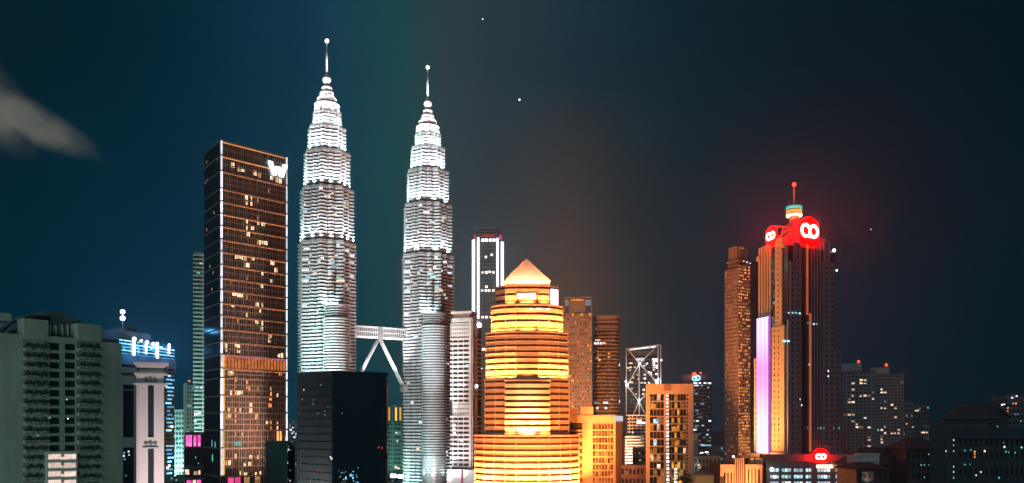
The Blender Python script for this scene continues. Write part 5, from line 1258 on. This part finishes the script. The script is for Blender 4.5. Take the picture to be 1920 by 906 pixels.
        for px, py, mm in lights: b.window(F, F.s(px), Z(py, D), .5, .6, mm, .7)
        b.done('dgrey2'); return b
    hip('civic_building', 'dark hip roofed civic building with a row of five teal lights', 1699, 1772, 841, 822, 450, [(1741, 852, 'whitew'), (1726, 872, 'tealw'), (1732, 872, 'coolw'), (1741, 872, 'tealw'), (1749, 872, 'coolw'), (1754, 872, 'tealw'), (1732, 895, 'tealw')], 8)
    h = hip('civic_building', 'darkest hip roofed building directly below the dark flats', 1600, 1702, 870, 838, 470, [(1668, 876, 'dimw'), (1669, 895, 'dimw'), (1615, 885, 'dimw'), (1620, 886, 'dimw')], 9)
    hip('civic_building', 'low dark hip roofed building in front of the small tan pavilion', 1606, 1664, 878, 866, 425, [(1617, 886, 'dimw'), (1621, 887, 'dimw')], 6)
    b = Bd('roof_pavilion', 'small tan roof pavilion beside the dark hip roof', 'building', P(1625, 455)); A, B_ = P(1599, 452), P(1649, 452); poly, F = quad(A, B_, 8)
    m = MB(); m.pbox(F, 1599, 1612, 857, 870, -8, .4); m.pbox(F, 1614, 1648, 854, 867, -8, .4); m.pbox(F, 1598, 1613, 854, 857, -8.4, .8); m.pbox(F, 1613, 1649, 850.5, 854, -8.4, .8); m.pbox(F, 1600, 1648, 867, 1000, -8, 0); b.part('wall', m, M['pale'])
    b.light('SPOT', (175, 420, 50), P(1625, 452)+(62,), (1, .6, .45), 3000, 1, angle=60)
M['dgrey2'] = mat('dark stone', (.045, .055, .06), .85, 0, .25)
# ================================================================== fillers, stars, lamps, tree
def bits():
    b = distant_block(537, 557, 792, 1000, 'small far grey building between the brown hotel and black block', 'grey', ((545, 806, 'whitew'), (549, 802, 'whitew'), (550, 810, 'whitew'), (548, 813, 'coolw'), (552, 820, 'whitew'), (550, 790, 'dimw')), 16, 5, (('dimw', .12), ('coolw', .05))); b.done('grey')
    b = distant_block(318, 346, 768, 700, 'dark blue slab behind the pale pillar tower with few lights', 'dgrey', ((331, 778, 'tealw'), (325, 762, 'dimw'), (333, 806, 'dimw'), (330, 828, 'tealw'), (333, 839, 'warm_dim')), 22, 5, (('dimw', .03),)); b.done('teal')
    b = distant_block(300, 345, 893, 430, 'low flat block with a pale green roof edge', 'green', ((322, 897, 'tealw'), (331, 900, 'tealw'), (328, 892, 'whitew')), 5, 6, (('tealw', .1),)); b.done('green')
    b = distant_block(1164, 1215, 872, 650, 'low brown roofed block before the stepped slabs', 'brick', ((1187, 880, 'dimw'),), 6, 7, (('warm_dim', .04),)); b.done('brick')
    b = distant_block(1186, 1214, 840, 700, 'small brown frame building with a few warm windows', 'brick', ((1200, 863, 'warm'), (1201, 874, 'warm'), (1199, 850, 'warm_dim'), (1190, 849, 'dimw')), 10, 5, (('warm_dim', .08),)); b.done('brick')
    b = distant_block(1301, 1352, 855, 720, 'dark low block between the orange apartments and tan podium', 'dgrey', ((1310, 872, 'warm'), (1311, 878, 'warm'), (1313, 876, 'amber'), (1310, 888, 'dimw')), 8, 7, (('dimw', .04),)); b.done('dgrey')
    b = distant_block(1334, 1362, 836, 1300, 'dim far block left of the bronze tower', 'dgrey', (), 14, 5, (('dimw', .06), ('tealw', .03))); b.done('dgrey')
    b = distant_block(1660, 1790, 812, 1500, 'wide dim far block between the dark flats and domed hall', 'dgrey', (), 10, 18, (('dimw', .04), ('tealw', .03))); b.done('dgrey')
    b = Bd('kiosk_block', 'small flat yellow lit box beside the orange apartment block', 'building', P(1320, 540)); A, B_ = P(1303, 535), P(1338, 535); poly, F = quad(A, B_, 12)
    m = MB(); m.prism(poly, 0, Z(893, 535)); m.fbox(F, -.3, F.len+.3, Z(894, 535), Z(892, 535), -12, .5); b.part('wall', m, M['orange']); m = MB(); m.pbox(F, 1324, 1342, 887, 891, -10, -6); m.pbox(F, 1338, 1341, 887, 892, -10, -6); b.part('roof_frame', m, M['brick'])
    b.light('SPOT', (105, 480, 30), P(1320, 535)+(40,), (1, .5, .08), 6e4, 1, angle=60)
    # flood lamps on masts by the towers
    for i, (px, py, D) in enumerate(((738, 893, 700), (752, 894, 705))):
        x, y = P(px, D); z = Z(py, D)
        o = Bd('floodlight_mast', ('left', 'right')[i]+' of two dazzling white flood lamps beside the black block', 'lamp', (x, y))
        m = MB(); m.tube((x, y, 0), (x, y, z), .35, .2); o.part('mast', m, M['dgrey'])
        m = MB(); m.box(x-1.6, x+1.6, y-.4, y+.4, z-.2, z+.3); o.part('crossbar', m, M['dgrey'])
        for dx_ in (-1.1, 1.1):
            m = MB(); m.tube((x+dx_, y-.3, z+.5), (x+dx_, y-1.1, z+.35), .7, 1.1, 12); m.sphere((x+dx_, y-1.1, z+.35), 1.5, 12); o.part('lamp', m, M['starlamp'])
    # bright points in the night sky
    for px, py, r, lab in ((974, 187, 8.5, 'bright white star high above the golden tower'), (1633, 430, 6, 'faint star right of the red sign tower'), (905, 36, 5, 'faintest star near the top of the sky')):
        D = 8000; x, y = P(px, D); m = MB(); m.sphere((0, 0, 0), r, 10); o = m.build('star', M['star']); o.location = (x, y, Z(py, D)); o['label'] = lab; o['category'] = 'star'
    # tree before the orange apartments
    x, y = P(1284, 430); rnd = random.Random(77)
    t = Bd('street_tree', 'dark round crowned tree in front of the orange apartment block', 'tree', (x, y))
    zc = Z(899, 430)
    m = MB(); m.tube((x, y, 0), (x+.3, y, zc-3), .45, .25); 
    for k in range(6): a = k*1.05; m.tube((x+.3, y, zc-4), (x+2.2*cos(a), y+2.2*sin(a), zc+rnd.uniform(-1, 1.2)), .16, .05, 6)
    t.part('trunk', m, M['bark'])
    m = MB(); cl = [(rnd.gauss(0, 1.5), rnd.gauss(0, 1.5), rnd.gauss(0, 1.1), rnd.uniform(.7, 1.3)) for _ in range(16)]
    for i in range(1600):
        c = rnd.choice(cl); d = [rnd.gauss(0, .55)*c[3] for _ in range(3)]; q = (x+c[0]+d[0], y+c[1]+d[1], zc+c[2]+d[2]); r_ = rnd.uniform(.1, .2)
        a = [rnd.uniform(-1, 1) for _ in range(6)]; bs = len(m.v)
        m.v += [(q[0]-r_*a[0], q[1]-r_*a[1], q[2]-r_), (q[0]+r_, q[1]+r_*a[2], q[2]+r_*a[3]), (q[0], q[1]+r_*a[4], q[2]+r_), (q[0]-r_, q[1]+r_*a[5], q[2]+.2*r_)]; m.f.append((bs, bs+1, bs+2, bs+3)); m.m.append(0)
    t.part('crown', m, M['leaf'])
M['starlamp'] = glow('dazzling lamp', (.95, .97, 1), 12)
for fn in (beige_block, pillar_tower, blue_tower, green_tower, slab_tower, pink_podium, hotel, build_twins, black_block, dark_box, amber_block, white_tower, neon_tower, gold_tower,
           lattice_brown, round_brown, amber_office, braced_tower, stepped_slabs, orange_apartment, dark_logo_tower, bronze_tower, sign_tower, podium_tan, podium_blue, right_side, bits):
    fn()
